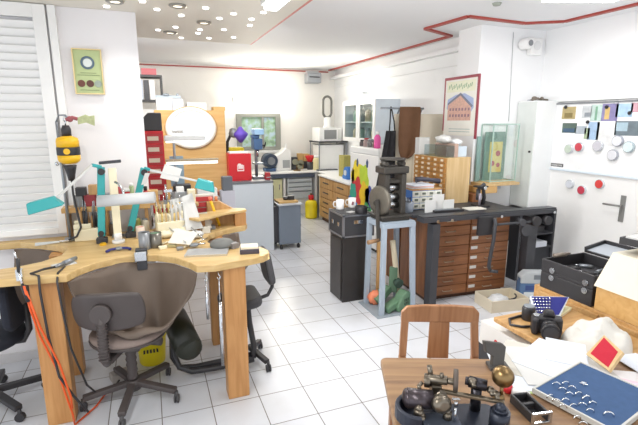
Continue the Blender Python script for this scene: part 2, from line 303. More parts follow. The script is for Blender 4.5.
w.node_tree.nodes['Background'].inputs[0].default_value = (.93, .96, 1, 1); w.node_tree.nodes['Background'].inputs[1].default_value = 3.0
vs = bpy.context.scene.view_settings; vs.view_transform = 'Standard'; vs.look = 'None'; vs.gamma = 1; vs.exposure = -1.0; vs.use_curve_mapping = False
# ================================================================ the goldsmiths' bench
BZ = .93; BT = .045
t = thing('jewellers_bench', 'big pale wooden jewellers bench with scalloped cut-outs and leather aprons', 'workbench', (-.1, 3.05, 0))
c1 = [(-.47,2.63),(-.42,2.72),(-.34,2.81),(-.24,2.86),(-.12,2.875),(0,2.84),(.1,2.75),(.17,2.63),(.21,2.53)]
outl = [(-1.05,2.69),(-.66,2.655)]+c1+[(.31,2.51),(.5,2.545),(.62,2.58),(.67,2.63),(.68,2.69),(.655,2.78),(.6,2.83),(.5,2.85),(.41,2.91),(.34,3.02),(.33,3.14),(.38,3.26),(.49,3.35),(.60,3.40),(.68,3.43),(.71,3.50),(.69,3.58),(.6,3.64),(.35,3.68),(.02,3.66),(-.02,3.57),(-1.05,3.57),(-1.05,3.49),(-.88,3.49),(-.74,3.41),(-.62,3.3),(-.55,3.2),(-.56,3.05),(-.65,2.94),(-.76,2.885),(-.9,2.86),(-1.05,2.86)]
G().prism(outl, BZ-BT, BZ).out('tabletop', BENCH, t, w=True, bev=.006)
for (x0, x1, y0, y1) in ((-.665,-.52,2.68,2.79),(-.665,-.54,3.22,3.32),(.365,.50,2.56,2.67),(.365,.48,3.30,3.40)):
    bx(x0, x1, y0, y1, 0, BZ-BT).out('leg', LEGW, t, w=True, bev=.006)
bx(.60, .69, 3.43, 3.475, BZ, BZ+.105).out('end_block', LEGW, t, w=True, bev=.003)
# raised arm rest board of the far place
G().prism([(.30,3.22),(.40,3.28),(.52,3.38),(.64,3.42),(.70,3.45),(.70,3.52),(.6,3.56),(.42,3.5),(.28,3.40),(.24,3.30)], BZ+.106, BZ+.125).out('arm_rest', BENCH, t, w=True, bev=.004)
bx(.30, .36, 3.36, 3.40, BZ, BZ+.1055).out('end_block', LEGW, t, w=True)
def rim(u, c):
    k = u*(len(c)-1); i = min(int(k), len(c)-2); f = k-i
    return Vector((c[i][0]+(c[i+1][0]-c[i][0])*f, c[i][1]+(c[i+1][1]-c[i][1])*f, 0))
def pouch(c, fr0, fr1, dip, sag, ztop, name='leather_apron'):
    def fn(u, v):
        a = rim(u, c); b = Vector(fr0).lerp(Vector(fr1), u); k = 4*u*(1-u); k = k**.75
        p = a.lerp(b, v); p.y += .03*math.sin(u*23)*math.sin(math.pi*v)*k; p.z = ztop-dip*k*v - sag*math.sin(math.pi*min(v, .9))*k + (.012*math.sin(u*19)*math.sin(v*9+u*4) - .045*math.cos(u*6*math.pi)*math.sin(math.pi*v))*k
        return p
    return G().grid(fn, 40, 18).out(name, LEATH, t, w=True, solid=.004)
pouch(c1, (-.47,2.63,0), (.21,2.53,0), .30, .22, BZ-BT-.002)
c2 = [(-.9,2.86),(-.76,2.885),(-.65,2.94),(-.56,3.05),(-.55,3.2),(-.62,3.3),(-.74,3.41),(-.88,3.49)]
pouch(c2, (-.92,2.86,0), (-.92,3.49,0), .22, .18, BZ-BT-.002)
c3 = [(.6,3.40),(.49,3.35),(.38,3.26),(.33,3.14),(.34,3.02),(.41,2.91),(.5,2.85),(.6,2.83)]
pouch(c3, (.62,3.40,0), (.62,2.83,0), .12, .12, BZ-BT-.002)
# bench pin of the near place, gas hooks
g = bx(-.125, -.055, 2.86, 2.92, BZ+.001, BZ+.035); g.box(-.12, -.06, 2.84, 2.862, BZ-.09, BZ+.025); g.out('bench_pin_clamp', BLACKM, t, w=True, bev=.004)
bx(-.13, -.06, 2.83, 2.839, BZ-.03, BZ+.03).out('clamp_plate', STEEL, t, w=True, bev=.003)
for k, x in enumerate((.26, .335)):
    p = [(x, 2.53, BZ-BT)]; z = BZ-BT
    g = G().tube([(x,2.56,z),(x,2.545,z-.03),(x+.012,2.54,z-.045),(x,2.54,z-.06),(x-.01,2.54,z-.045)], .004)
    g.cyl((x, 2.54, z-.06), (x, 2.54, z-(.20 if k == 0 else .24)), .004); g.cyl((x, 2.54, z-(.12 if k == 0 else .2)), (x, 2.54, z-(.3 if k == 0 else .62)), .012 if k else .009)
    g.out('tool_hook', STEEL, t, w=True)

# ---- swivel chair in front -------------------------------------------
t = thing('office_chair', 'taupe swivel office chair pushed up to the near bench cut-out, seen from behind', 'chair', (-.2, 2.80, 0), R(-14))
g = G(); ends = []
for k in range(5):
    a = R(200+72*k); e = Vector((math.cos(a)*.29, math.sin(a)*.29, 0)); ends.append(e)
    g = G().bar((math.cos(a)*.03, math.sin(a)*.03, .115), (e.x, e.y, .085), .045, .035)
    g.out('base_arm', BRCH, t, bev=.008)
    G().cyl((e.x-.014, e.y, .028), (e.x-.004, e.y, .028), .027, n=18).cyl((e.x+.004, e.y, .028), (e.x+.014, e.y, .028), .027, n=18).cyl((e.x, e.y, .03), (e.x, e.y, .08), .012).out('caster', RUBBER, t)
G().cyl((0,0,.07), (0,0,.14), .045).lathe([(.03,.14),(.034,.16),(.028,.18),(.034,.2),(.028,.22),(.034,.24),(.028,.26),(.034,.28),(.028,.30),(.034,.32),(.026,.34),(.026,.42)]).out('gas_column', BRCH, t)
G().lathe([(.05,.435),(.19,.44),(.215,.455),(.222,.475),(.205,.495),(.13,.503),(0.02,.500)], n=32).out('seat', BRSEAT, t)
g = G().lathe([(.06,.42),(.18,.425),(.222,.44),(.226,.455),(.218,.458)], n=32); g.box(-.09, .09, -.12, .1, .385, .421); g.out('seat_shell', BRCH, t, bev=.004)
g = G().bar((-.02,-.06,.40), (-.05,-.235,.40), .05, .03)
pts = [(-.05,-.20,.395),(-.05,-.255,.40),(-.05,-.28,.43),(-.05,-.285,.5),(-.05,-.275,.6),(-.05,-.265,.71)]
g.tube(pts, .024, taper=[1]*6)
for i in range(12): z = .44+i*.019; g.lathe([(.024,-.004),(.031,0),(.024,.004)], (-.05, -.284+max(0, (z-.5))*.09, z))
g.out('back_support', BRCH, t)
def backfn(u, v):
    x = (u-.5)*2; z = (v-.5)*2; kx = math.copysign(abs(x)**.8, x)
    return Vector((-.03+.195*x*(1-.12*abs(z)**3), -.235+.05*x*x-.018*z+.0, .70+.118*z*(1-.18*abs(x)**3)))
G().grid(backfn, 20, 12).out('backrest', BRCH, t, solid=.035, bev=.012)
G().sph((-.05,-.27,.70), .035, (1,.6,1)).cyl((-.05,-.29,.705),(-.05,-.26,.705),.055,.06).out('adjuster_knob', BRCH, t)
G().cyl((.05,0,.40), (.2,-.03,.40), .022, .026).out('tension_lever', BRCH, t)
# ---- kneeling chair at the far right place ---------------------------
t = thing('kneeling_chair', 'black tubular kneeling chair with dark green knee roll under the bench right arm', 'chair', (.45, 3.02, 0))
def pz(px, py, z): return GZ(px, py, z)
a, b = Vector((.05,3.02,.40)), Vector((.19,2.80,.30))
G().cyl((.08,3.10,.385), (.155,2.84,.26), .09, n=28).sph((.08,3.10,.385), .088, (1,.35,1)).sph((.155,2.84,.26), .088, (1,.25,1)).out('knee_roll', DKGREEN, t, w=True)
G().tube([(.06,3.0,.28),(.06,2.97,.16),(.09,2.93,.08),(.17,2.90,.05),(.32,2.885,.05),(.5,2.875,.06),(.60,2.88,.065)], .02).tube([(.06,3.06,.28),(.05,3.0,.13),(.09,2.97,.06),(.2,2.955,.05),(.6,2.95,.065)], .02).out('frame', BLACK, t, w=True)
G().tube([(.60,2.9,.065),(.62,2.95,.12),(.6,2.99,.3),(.59,3.0,.46)], .022).out('column', BLACK, t, w=True)
G().bar((.595,3.04,.09), (.68,2.80,.07), .04, .03).bar((.595,3.0,.09), (.70,3.12,.07), .04, .03).out('base_arm', BLACK, t, w=True, bev=.006)
for x, y in ((.685,2.79),(.705,3.13)):
    G().cyl((x-.016,y,.026),(x-.004,y,.026),.026).cyl((x+.004,y,.026),(x+.016,y,.026),.026).cyl((x,y,.03),(x,y,.075),.01).out('caster', BLACK, t, w=True)
G().prism(rrect(-.17,.12,-.16,.16,.07), 0, .07, Matrix.Translation((.56,2.98,.465)) @ Euler((0,R(-8),0)).to_matrix().to_4x4()).out('seat', BLACKV, t, w=True, bev=.02)
G().prism(rrect(-.13,.13,-.12,.12,.06), -.025, .025, Matrix.Translation((.735,2.98,.73)) @ Euler((0,R(80),0)).to_matrix().to_4x4()).out('backrest', BLACKV, t, w=True, bev=.015)
G().tube([(.62,2.98,.47),(.74,2.98,.50),(.775,2.98,.56),(.77,2.98,.68)], .014).out('back_support', BLACK, t, w=True)
# ---- chair at the left place, cut by the frame ------------------------
t = thing('office_chair', 'navy and black swivel chair cut off at the left edge, behind the bench leg', 'chair', (-1.02, 3.02, 0), R(80))
G().lathe([(.05,.42),(.2,.43),(.23,.46),(.22,.49),(.1,.5),(.02,.5)], n=28).out('seat', mat('navy_fabric', '#20242f', .9, var=.15, scale=60), t)
G().cyl((0,0,.08),(0,0,.42),.03).out('gas_column', BLACK, t)
for k in range(5):
    a = R(15+72*k); e = (math.cos(a)*.29, math.sin(a)*.29)
    G().bar((0,0,.11), (e[0], e[1], .085), .045, .035).out('base_arm', BLACK, t, bev=.006)
    G().cyl((e[0]-.014,e[1],.027),(e[0]+.014,e[1],.027),.027).cyl((e[0],e[1],.03),(e[0],e[1],.08),.011).out('caster', BLACK, t)
G().prism(rrect(-.19,.19,.55,.86,.08), .2, .25, XZ).out('backrest', MC['navy_fabric'], t, bev=.02)
G().tube([(0,-.1,.42),(0,-.22,.43),(0,-.26,.5),(0,-.255,.7)], .018).out('back_support', BLACK, t)
# ---- under the bench --------------------------------------------------
t = thing('bucket', 'yellow plastic bucket on the tiles behind the taupe chair', 'bucket', (-.085, 3.24, 0))
G().lathe([(.085,0),(.09,.01),(.098,.12),(.105,.2),(.108,.2),(.108,.215),(.098,.215),(.095,.15),(.085,.012)], n=28).out('pail', YELB, t)
g = G()
for k in range(5): g.obox((-.05+k*.022, -.102, .13), (.013,.002,.03), (R(6),0,R((k-2)*-12)))
g.out('printed_lettering', BLACK, t)
t = thing('power_adapter', 'small grey box with plug lying on the floor behind the chair base', 'adapter', (-.30, 3.07, 0), R(20))
bx(-.06,.06,-.04,.04,0,.055).out('case', mat('warm_grey_plastic', '#a29c96', .5), t, bev=.006); bx(.02,.07,-.05,-.041,.0,.02).out('plug', BLACK, t)
# cables: black flex of the hanging motor, orange gas hose
solo(G().tube([(-.50,2.78,.93),(-.515,2.66,.935),(-.515,2.615,.90),(-.505,2.60,.75),(-.49,2.62,.5),(-.45,2.72,.2),(-.40,2.82,.05),(-.34,2.9,.02),(-.3,3.0,.03)], .006), 'black_cable', 'thin black cord running from the bench edge down past the front left leg', 'cord', BLACK, (0,0,0))
t = thing('gas_torch', 'black handled gas torch clipped to the bench edge with an orange hose', 'torch', (-.66, 2.64, BZ))
G().tube([(-.665,2.60,.90),(-.655,2.615,.76),(-.63,2.62,.6),(-.57,2.61,.4),(-.535,2.60,.2),(-.52,2.61,.1),(-.52,2.63,.012),(-.42,2.78,.012),(-.36,2.95,.012)], .006).tube([(-.66,2.605,.87),(-.62,2.605,.66),(-.55,2.6,.42),(-.515,2.59,.22),(-.515,2.595,.14)], .006).out('hose', ORANGE, t, w=True)
G().cyl((-.685,2.64,1.04), (-.69,2.64,.97), .010, .008).cyl((-.675,2.62,.9), (-.655,2.605,.81), .013, .011).out('handle', BLACK, t, w=True)
G().cyl((-.69,2.64,.97), (-.675,2.62,.90), .007).out('valve', CHROME, t, w=True); G().tube([(-.688,2.64,1.035),(-.695,2.64,1.07),(-.70,2.65,1.08)], .005).out('nozzle', CHROME, t, w=True); G().obox((-.69,2.652,.95),(.03,.03,.06)).out('clip', CHROME, t, w=True)
# ---- on the bench -----------------------------------------------------
t = thing('handpiece', 'steel flexible shaft handpiece lying on a white card by the left cut-out', 'rotary tool', (-.55, 2.83, BZ))
pa, pb = GZ(55,267,BZ+.02), GZ(76,258,BZ+.02)
G().cyl(pa, pa.lerp(pb,.4), .008, .012).cyl(pa.lerp(pb,.4), pb, .014, .012).out('body', GREYM, t, w=True)
G().tube([pa, pa+Vector((-.05,-.02,0)), pa+Vector((-.10,-.08,.0)), Vector((-.60,2.63,.94)), Vector((-.6,2.615,.85)), Vector((-.59,2.615,.6)), Vector((-.56,2.60,.35)), Vector((-.5,2.61,.2)), Vector((-.45,2.66,.06))], .007).out('flexible_shaft', BLACK, t, w=True)
p = GZ(64, 264.5, BZ); boxthing('note_card', 'white card on the bench under the steel handpiece', 'paper', PAPER, (.12,.07,.004), (p.x, p.y, BZ), R(25), bev=0)
for (px, py, ln, rz, lb) in ((27,247,.11,R(10),'pliers lying on the bench left arm'),(60,272,.06,R(-20),'small steel tweezers near the bench front edge')):
    p = GZ(px, py, BZ)
t = thing('pliers', 'steel pliers lying inside the far left cut-out edge of the bench', 'pliers', (-.62,3.36,BZ), R(10))
for s in (-1,1): G().bar((-.14,s*.025,.012), (0,s*.004,.012), .012, .01).out('handle', mat('pale_grip','#cfd3d2',.5), t, bev=.003)
G().bar((0,0,.012),(.07,0,.012),.02,.012).out('jaw', STEEL, t, bev=.003)
# hanging motor and its post
t = thing('tool_post', 'grey steel post rising from the bench behind the yellow motor', 'post', (-.56, 3.42, BZ))
G().cyl((0,0,0),(0,0,.82),.009).cyl((0,0,0),(0,0,.02),.035).out('pole', GREYM, t)
G().tube([(0,0,.82),(.02,-.02,.86),(.06,-.03,.86),(.075,-.03,.84)], .006).out('hook', GREYM, t)
t = thing('flex_shaft_motor', 'yellow hanging flexible shaft motor with a black band', 'motor', (-.505, 3.39, 1.415))
G().lathe([(.04,.055),(.063,.07),(.069,.085),(.069,.115)], n=28).lathe([(.069,.165),(.069,.205),(.063,.225),(.03,.24)], n=28).out('casing', YEL, t)
G().lathe([(.0692,.113),(.071,.118),(.071,.162),(.0692,.167)], n=28).out('band', BLACK, t)
G().cyl((0,-.073,.14),(0,-.070,.14),.02).out('badge', YEL, t)
G().lathe([(.02,-.06),(.026,-.02),(.035,.02),(.042,.045)]).out('collar', BLACK, t); G().lathe([(.03,.237),(.03,.285),(.02,.31)]).out('cap', BLACK, t)
G().tube([(0,0,.31),(.0,0,.33),(.012,0,.35),(0,0,.37),(-.012,0,.35),(0,0,.33)], .004).out('hanging_eye', STEEL, t)
G().tube([(0,0,-.05),(0,-.01,-.15),(.015,-.03,-.28),(.03,-.05,-.38),(.0,-.06,-.44),(-.05,-.06,-.46)], .007).out('shaft', BLACK, t)
t = thing('hanging_ornament', 'red and green enamelled ornament on the hook above the yellow motor', 'ornament', (-.43, 3.395, 1.73))
G().tube([(-.07,-.005,.03),(-.03,-.005,.045),(0,-.005,.035)], .012).sph((-.045,-.005,.035),.02,(1,.6,1)).out('red_beads', mat('maroon_bead','#a0555a',.4), t)
G().prism([(0,.0),(.05,.012),(.10,-.01),(.105,.06),(.07,.055),(.05,.065),(0,.045)], 0, .012, XZ).out('green_plaque', mat('sage_plaque','#b3b98c',.6,var=.35,scale=60), t, bev=.003)
# framed certificate
t = thing('framed_certificate', 'green certificate in a thin brass frame on the partition wall', 'picture', (-.355, 3.585, 1.945))
pw, ph = .085, .145
bx(-pw,pw,-.004,.0,0,2*ph).out('print', mat('green_print', '#b9c793', .6, var=.1, scale=18), t)
bx(-pw-.008,-pw,-.015,.01,-.008,2*ph+.008).box(pw,pw+.008,-.015,.01,-.008,2*ph+.008).box(-pw,pw,-.015,.01,-.008,0).box(-pw,pw,-.015,.01,2*ph,2*ph+.008).out('frame', mat('pale_brass','#cdb98a',.35,.5), t)
G().lathe([(.03,0),(.044,0),(.044,.003),(.03,.003)], (0,-.005,.205), (0,-1,0), 28, cap=False).out('emblem_ring', mat('slate_print','#64788a',.6), t)
G().cyl((0,-.005,.205),(0,-.0075,.205),.028).out('emblem', mat('pale_print','#dfe5e2',.6), t)
for x, m in ((-.05,mat('dark_print','#6e4238',.6)),(.005,mat('brown_print','#5d3b34',.6)),(.055,mat('grey_print','#9aa79a',.6))): G().cyl((x,-.005,.065),(x,-.0075,.065),.024).out('jewel_print', m, t)
g = G()
for z, l in ((.135,.05),(.12,.07),(.02,.06)): g.box(-l,l,-.0065,-.005,z,z+.003)
g.out('text_lines', mat('print_lines','#75825f',.6), t)

# ---- bench lamps ------------------------------------------------------
def teal_lamp(label, base, top, head, hl, hr, rod, groupm=TEAL):
    t = thing('bench_lamp', label, 'lamp', base)
    b, tp = Vector(base), Vector(top)
    G().cyl(b, b+Vector((0,0,.05)), .022).box(b.x-.035,b.x+.035,b.y-.02,b.y+.03,b.z,b.z+.035).out('clamp', BLACKM, t, w=True, bev=.003)
    G().bar(b+Vector((0,0,.05)), tp, .046, .03, up=(0,1,0)).out('arm', groupm, t, w=True, bev=.005)
    G().cyl(tp+Vector((0,-.03,-.03)), tp+Vector((0,.03,-.03)), .022).out('joint', BLACK, t, w=True); G().cyl(b+Vector((0,-.026,.07)), b+Vector((0,.026,.07)), .018).out('joint', BLACK, t, w=True)
    h = Vector(head); rd = [Vector(q) for q in rod]
    G().bar(rd[0], rd[1], .03, .022).out('elbow', groupm, t, w=True, bev=.004)
    G().bar(rd[1], rd[2], .014, .014).out('rod', mat('pale_rod','#d7d8d6',.35,.3), t, w=True)
    T = Matrix.Translation(h) @ Euler((0, R(hr[1]), R(hr[0]))).to_matrix().to_4x4(); a, w2, hh = hl
    G().hexa([T @ Vector(q) for q in ((-a,-w2,-hh),(a,-w2,-hh),(a,w2,-hh),(-a,w2,-hh),(-a*.9,-w2*.6,hh),(a*.6,-w2*.6,hh),(a*.6,w2*.6,hh),(-a*.9,w2*.6,hh))]).out('shade', groupm, t, w=True, bev=.008)
    return t
h1 = GY(45, 204, 3.12)
teal_lamp('teal jointed bench lamp with its shade hanging in front of the louvered shutter', (-.345,3.27,BZ), GY(101,167,3.27), h1, (.10,.05,.034), (0,-14), [GY(101,167,3.27), GY(92,165,3.24), GY(57,198,3.13)])
t = thing('bench_lamp', 'cream armed bench lamp with a wide grey tube shade over the near place', 'lamp', (-.24, 3.23, BZ))
G().cyl((-.24,3.23,BZ),(-.24,3.23,BZ+.02),.04).cyl((-.24,3.23,BZ+.02),(-.24,3.23,BZ+.07),.026).out('base', WHITE, t, w=True)
q0, q1 = Vector((-.24,3.23,BZ+.06)), GY(112,168,3.3)
G().bar(q0, q1, .05, .03, up=(0,1,0)).out('arm', CREAM, t, w=True, bev=.004)
G().bar(GY(99,163,3.3), GY(121,161,3.3), .03, .02).out('counterweight', BLACKM, t, w=True, bev=.004)
s0, s1 = GY(99,204,3.12), GY(155,200,3.08)
d = (s1-s0).normalized()
g = G(); ax = d; up = Vector((0,0,1)); sd = ax.cross(up).normalized(); up = sd.cross(ax)
prof = [(math.cos(R(a))*.062, math.sin(R(a))*.055) for a in range(-10, 191, 20)]
P0 = [s0+sd*x+up*z for x, z in prof]; P1 = [s1+sd*x+up*z for x, z in prof]
V0 = [g.b.verts.new(v) for v in P0]; V1 = [g.b.verts.new(v) for v in P1]; g.sm = True
g._n([g.b.faces.new([V0[i], V0[i+1], V1[i+1], V1[i]]) for i in range(len(V0)-1)]); g.sm = False
g._n([g.b.faces.new(V0), g.b.faces.new(V1[::-1])])
g.out('shade', TUBE, t, w=True, solid=.003)
G().cyl(s0.lerp(s1,.05)-up*.005, s0.lerp(s1,.95)-up*.005, .013).out('tube', lamp_mat('soft_tube','#fff7e2',3.), t, w=True)
G().tube([GY(124,196,3.1), GY(123,190,3.12), GY(119,184,3.16), GY(115,182,3.2)], .008).out('bracket', STEEL, t, w=True)
h3 = GY(206, 185, 3.35)
teal_lamp('teal jointed bench lamp reaching right with its shade over the cluttered far place', (-.165,3.36,BZ), GY(144,168,3.36), h3, (.075,.05,.036), (-10,16), [GY(144,168,3.36), GY(150,170,3.36), GY(197,181,3.36)])
p = GZ(102.5, 243, BZ)
solo(G().cyl((0,0,0),(0,0,.01),.022).cyl((0,0,.01),(0,0,.014),.018), 'round_tin', 'round yellow tin at the foot of the left teal lamp', 'tin', YEL, (-.335,3.205,BZ))
p = GZ(119, 251, BZ)
t = thing('dividers', 'dark blue handled clamp lying on the bench below the cream lamp', 'clamp', (p.x, p.y, BZ))
G().tube([(-.07,-.03,.012),(-.05,.0,.014),(0,.012,.015),(.05,.005,.014),(.07,-.02,.012)], .009).out('handles', mat('ink_blue','#2a2f7a',.4), t); G().sph((0,.01,.014),.02,(1.3,.8,.65)).out('hub', GREYM, t)
# shelf riser and what stands on it
t = thing('bench_riser', 'low wooden shelf standing at the back of the bench against the wall', 'shelf', (-.3, 3.5, BZ))
bx(-.60,-.02,3.44,3.565,1.12,1.155).out('board', PANELW, t, w=True, bev=.003)
for x in (-.57, -.32, -.05): bx(x-.012,x+.012,3.46,3.56,BZ,1.12).out('upright', OAK, t, w=True)
RZ_ = 1.156
def rbox(name, label, cat, m, px0, px1, py, hh, dp=.08, y=3.5, base=RZ_, rz=0, group=None):
    a, b = GY(px0, py, y), GY(px1, py, y)
    return boxthing(name, label, cat, m, (abs(b.x-a.x)*.96, dp, hh), ((a.x+b.x)/2, y, base), rz, group)
rbox('parts_box', 'grey box on the bench riser, leftmost of the row under the motor', 'box', mat('mid_grey','#8b8b8c',.6), 72, 82, 185, .075)
o = rbox('parts_box', 'dark red and black striped box on the bench riser beside the grey one', 'box', mat('maroon_box','#8a2b33',.5), 83, 95, 185, .08)
rbox('parts_box', 'black box stacked on the grey box under the motor', 'box', BLACK, 74, 85, 176, .06, dp=.07, base=RZ_+.0755)
rbox('wood_block', 'small wood block standing on the dark red box', 'block', OAK, 87, 96, 175, .07, dp=.06, base=RZ_+.0805)
rbox('parts_box', 'orange brown wooden box on the riser behind the cream lamp arm', 'box', PANELW, 117, 134, 190, .05)
for i, (px, lb, m) in enumerate([(106,'glass jar on the riser behind the left teal lamp',mat('jar_grey','#b6b4a8',.3)),(112.5,'pale green jar on the riser behind the cream lamp arm',mat('jar_green','#a9b29a',.3))]):
    p = GY(px, 190, 3.5); t = thing('jar', lb, 'jar', (p.x, 3.5, RZ_)); G().lathe([(.02,0),(.026,.004),(.026,.06),(.018,.07)]).out('body', m, t); G().cyl((0,0,.07),(0,0,.085),.02).out('lid', GREYM, t)
p = GY(125, 180, 3.5)
t = thing('jar', 'red and white paint pot on top of the orange brown box', 'jar', (p.x, 3.5, RZ_+.0505)); G().lathe([(.03,0),(.033,.004),(.033,.04)]).out('body', RED, t); G().lathe([(.034,.04),(.034,.055),(.02,.065)]).out('lid', WHITE, t)
p = GY(138, 178, 3.5)
t = thing('bottle', 'red bottle with black cap at the right end of the bench riser', 'bottle', (-.045, 3.5, RZ_)); G().lathe([(.02,0),(.022,.004),(.022,.07),(.012,.09)]).out('body', REDP, t); G().cyl((0,0,.09),(0,0,.12),.013).out('cap', BLACK, t)
# cream tool pot with tools
t = thing('tool_holder', 'cream moulded tool pot full of pliers and brushes under the riser', 'tool holder', (-.435, 3.40, BZ))
bx(-.09,.09,-.045,.045,0,.085).box(-.09,.02,-.04,.04,.085,.12).box(-.09,-.045,.0,.035,.12,.14).out('pot', CREAM, t, bev=.008)
for i in range(9):
    x = -.035+i*.0145; y = random.uniform(-.02,.03); k = random.uniform(-.02,.02); hgt = random.uniform(.15,.19)
    base = Vector((-.435+x, 3.40+y, BZ+(.1205 if x < .02 else .0855)))
    t = thing('hand_tool', 'wooden or black handled hand tool standing in the cream tool pot', 'tool', base, 0, 'tools in the cream tool pot')
    G().cyl((0,0,0),(k*.6,0,hgt*.55),.008,.010,n=10).out('handle', [OAK, BLACK, BLACKM, mat('tool_brown','#8a6a4a',.5)][i % 4], t)
    G().cyl((k*.6,0,hgt*.55),(k,0,hgt),.004,.003,n=8).out('blade', GREYM, t)
# ================================================================ clutter at the far bench place
def can(px, py, label, m, r, h, lid=None, cat='tin', name='tin_can'):
    p = GZ(px, py, BZ); t = thing(name, label, cat, (p.x, p.y, BZ))
    G().lathe([(r*.97,0),(r,.003),(r,h),(r*.92,h),(r*.9,h*.9)], n=20).out('body', m, t)
    if lid: G().cyl((0,0,h*.9),(0,0,h*.93),r*.9).out('contents', lid, t)
    return t
can(145, 249, 'grey tin can at the near edge of the far place, left of the ribbed one', mat('can_grey','#8c8f93',.35,.4), .036, .115, BLACK)
can(156, 247, 'ribbed steel tin can beside the grey one on the bench', mat('can_steel','#77736b',.3,.6), .04, .10, mat('green_contents','#6f8f74',.7))
can(141, 238, 'orange and white paper cup behind the grey tin can', mat('orange_cup','#d9c7b8',.5), .03, .085, mat('orange_spot','#d4693f',.5))
rbox2 = lambda name, label, cat, m, px, py, sz, rz=0, z=BZ: boxthing(name, label, cat, m, sz, (GZ(px,py,z).x, GZ(px,py,z).y, z), rz)
rbox2('metal_block', 'dark steel block behind the tin cans on the bench', 'block', mat('dark_block','#5b564f',.5,.3), 147, 226, (.1,.06,.07))
rbox2('pad', 'grey rubber pad standing on edge by the steel block', 'pad', mat('pad_grey','#b5b2ad',.6), 146, 218, (.13,.03,.16))
# cream rack with upright tools
t = thing('tool_rack', 'cream tool rack crowded with upright files beside the white sheets', 'tool rack', (.11, 3.36, BZ), R(8))
bx(-.10,.10,-.05,.05,0,.10).out('block', CREAM, t, bev=.006)
bx(-.10,.10,.02,.05,.10,.15).out('back_step', CREAM, t, bev=.006)
for i in range(14):
    x = -.088+(i % 7)*.029; y = -.02 if i < 7 else .034; z = .101 if i < 7 else .151; hh = random.uniform(.10,.17)
    b = Matrix.Rotation(R(8),4,'Z') @ Vector((x,y,0)); t2 = thing('file', 'slim cream or steel hand file standing in the cream tool rack', 'tool', (.11+b.x, 3.36+b.y, BZ+z), 0, 'files in the cream tool rack')
    G().cyl((0,0,0),(random.uniform(-.006,.006),0,hh*.5),.007,n=10).out('handle', [CREAM, mat('yellow_handle','#dcc07a',.5), OAKL][i % 3], t2); G().cyl((0,0,hh*.5),(0,0,hh),.004,.002,n=8).out('blade', STEEL, t2)
# leaning white sheets, loose cream bits
def leaf(label, q, m=PAPER, name='paper_sheet', cat='paper'):
    c = sum((Vector(v) for v in q), Vector())/len(q); t = G().slab(q, .002).out(name, m, base=c); return tag(t, label, cat)
a = GZ(172,232,BZ); 
leaf('white sheet leaning upright in the middle of the bench clutter, the left one', [GY(172,230,3.33), GY(188,230,3.30), GY(188,196,3.42), GY(170,200,3.42)])
leaf('white sheet leaning upright in the middle of the bench clutter, the right one', [GY(186,231,3.27), GY(203,228,3.24), GY(192,193,3.40), GY(182,197,3.40)])
leaf('white card tilted in front of the red drawer tower', [GY(160,178,3.55), GY(178,182,3.5), GY(182,169,3.55), GY(165,164,3.6)])
leaf('narrow white card hanging at the right teal lamp', [GY(141,185,3.3), GY(146,184,3.3), GY(150,173,3.3), GY(145,173,3.3)])
for i, (px, py, m, lb) in enumerate([(166,238,CREAM,'cream wax lump at the left of the bench clutter'),(176,236,PAPER,'crumpled white tissue in the bench clutter'),(185,234,CREAM,'cream plastic lump beside the crumpled tissue'),(196,238,PAPER,'white crumpled foil near the grey gauge plate'),(205,226,mat('pale_grey_bit','#d9d8d2',.6),'pale grey lump below the red drawers')]):
    p = GZ(px, py, BZ); solo(G().sph((0,0,.028), .045, (1.35,1,.6), 14, .12), 'wax_lump' if i != 1 else 'tissue', lb, 'wax' if i != 1 else 'tissue', m, (p.x,p.y,BZ))
for i in range(10):
    px, py = [(168,243),(178,243),(188,242),(172,231),(182,229),(194,231),(199,235),(190,246),(202,241),(164,232)][i]; p = GZ(px, py, BZ); a = random.uniform(0,3.1)
    t = thing('graver', 'cream handled graver lying in the heap at the far place', 'tool', (p.x,p.y,BZ), a, 'gravers heaped at the far place')
    G().cyl((-.06,0,.009),(0,0,.009),.008,.006,n=10).out('handle', CREAM, t); G().cyl((0,0,.009),(.06,0,.007),.003,n=6).out('blade', STEEL, t)
p = GZ(194,248,BZ)
t = thing('gauge', 'small steel dial gauge lying on the grey plate', 'gauge', (p.x, p.y, BZ+.0145)); G().cyl((0,0,0),(0,0,.014),.03).out('dial', GREYM, t); G().cyl((.03,0,.008),(.075,.01,.008),.006).out('stem', STEEL, t)
p = GZ(204,247,BZ)
t = thing('surface_plate', 'grey surface plate on the right arm of the bench', 'plate', (.30, 2.76, BZ), R(-14)); bx(-.13,.13,-.07,.07,0,.014).out('slab', mat('plate_grey','#a9aaab',.35,.3), t, bev=.003); bx(-.13,.13,-.075,-.0705,0,.013).out('bright_edge', STEEL, t)
p = GZ(216,240,BZ)
t = thing('leather_mouse', 'dark grey domed sandbag behind the grey surface plate', 'sandbag', (.41, 2.86, BZ+.0)); G().lathe([(.05,0),(.08,.012),(.082,.028),(.06,.05),(.02,.06)], n=24).out('bag', mat('sandbag_grey','#6f706d',.7,var=.15), t); G().obox((.07,-.05,.02),(.05,.04,.035),(0,0,.4)).out('pull_tab', mat('tab_grey','#8b8787',.6), t)
t = thing('ring_box', 'dark purple box with a cream lid at the right end of the bench', 'box', (.555, 2.69, BZ), R(-10)); bx(-.06,.06,-.05,.05,0,.028).out('base', mat('aubergine','#4b4450',.6), t, bev=.003); bx(-.055,.055,-.042,.046,.029,.045).out('lid', mat('cream_lid','#e9e0cb',.6), t, bev=.003)
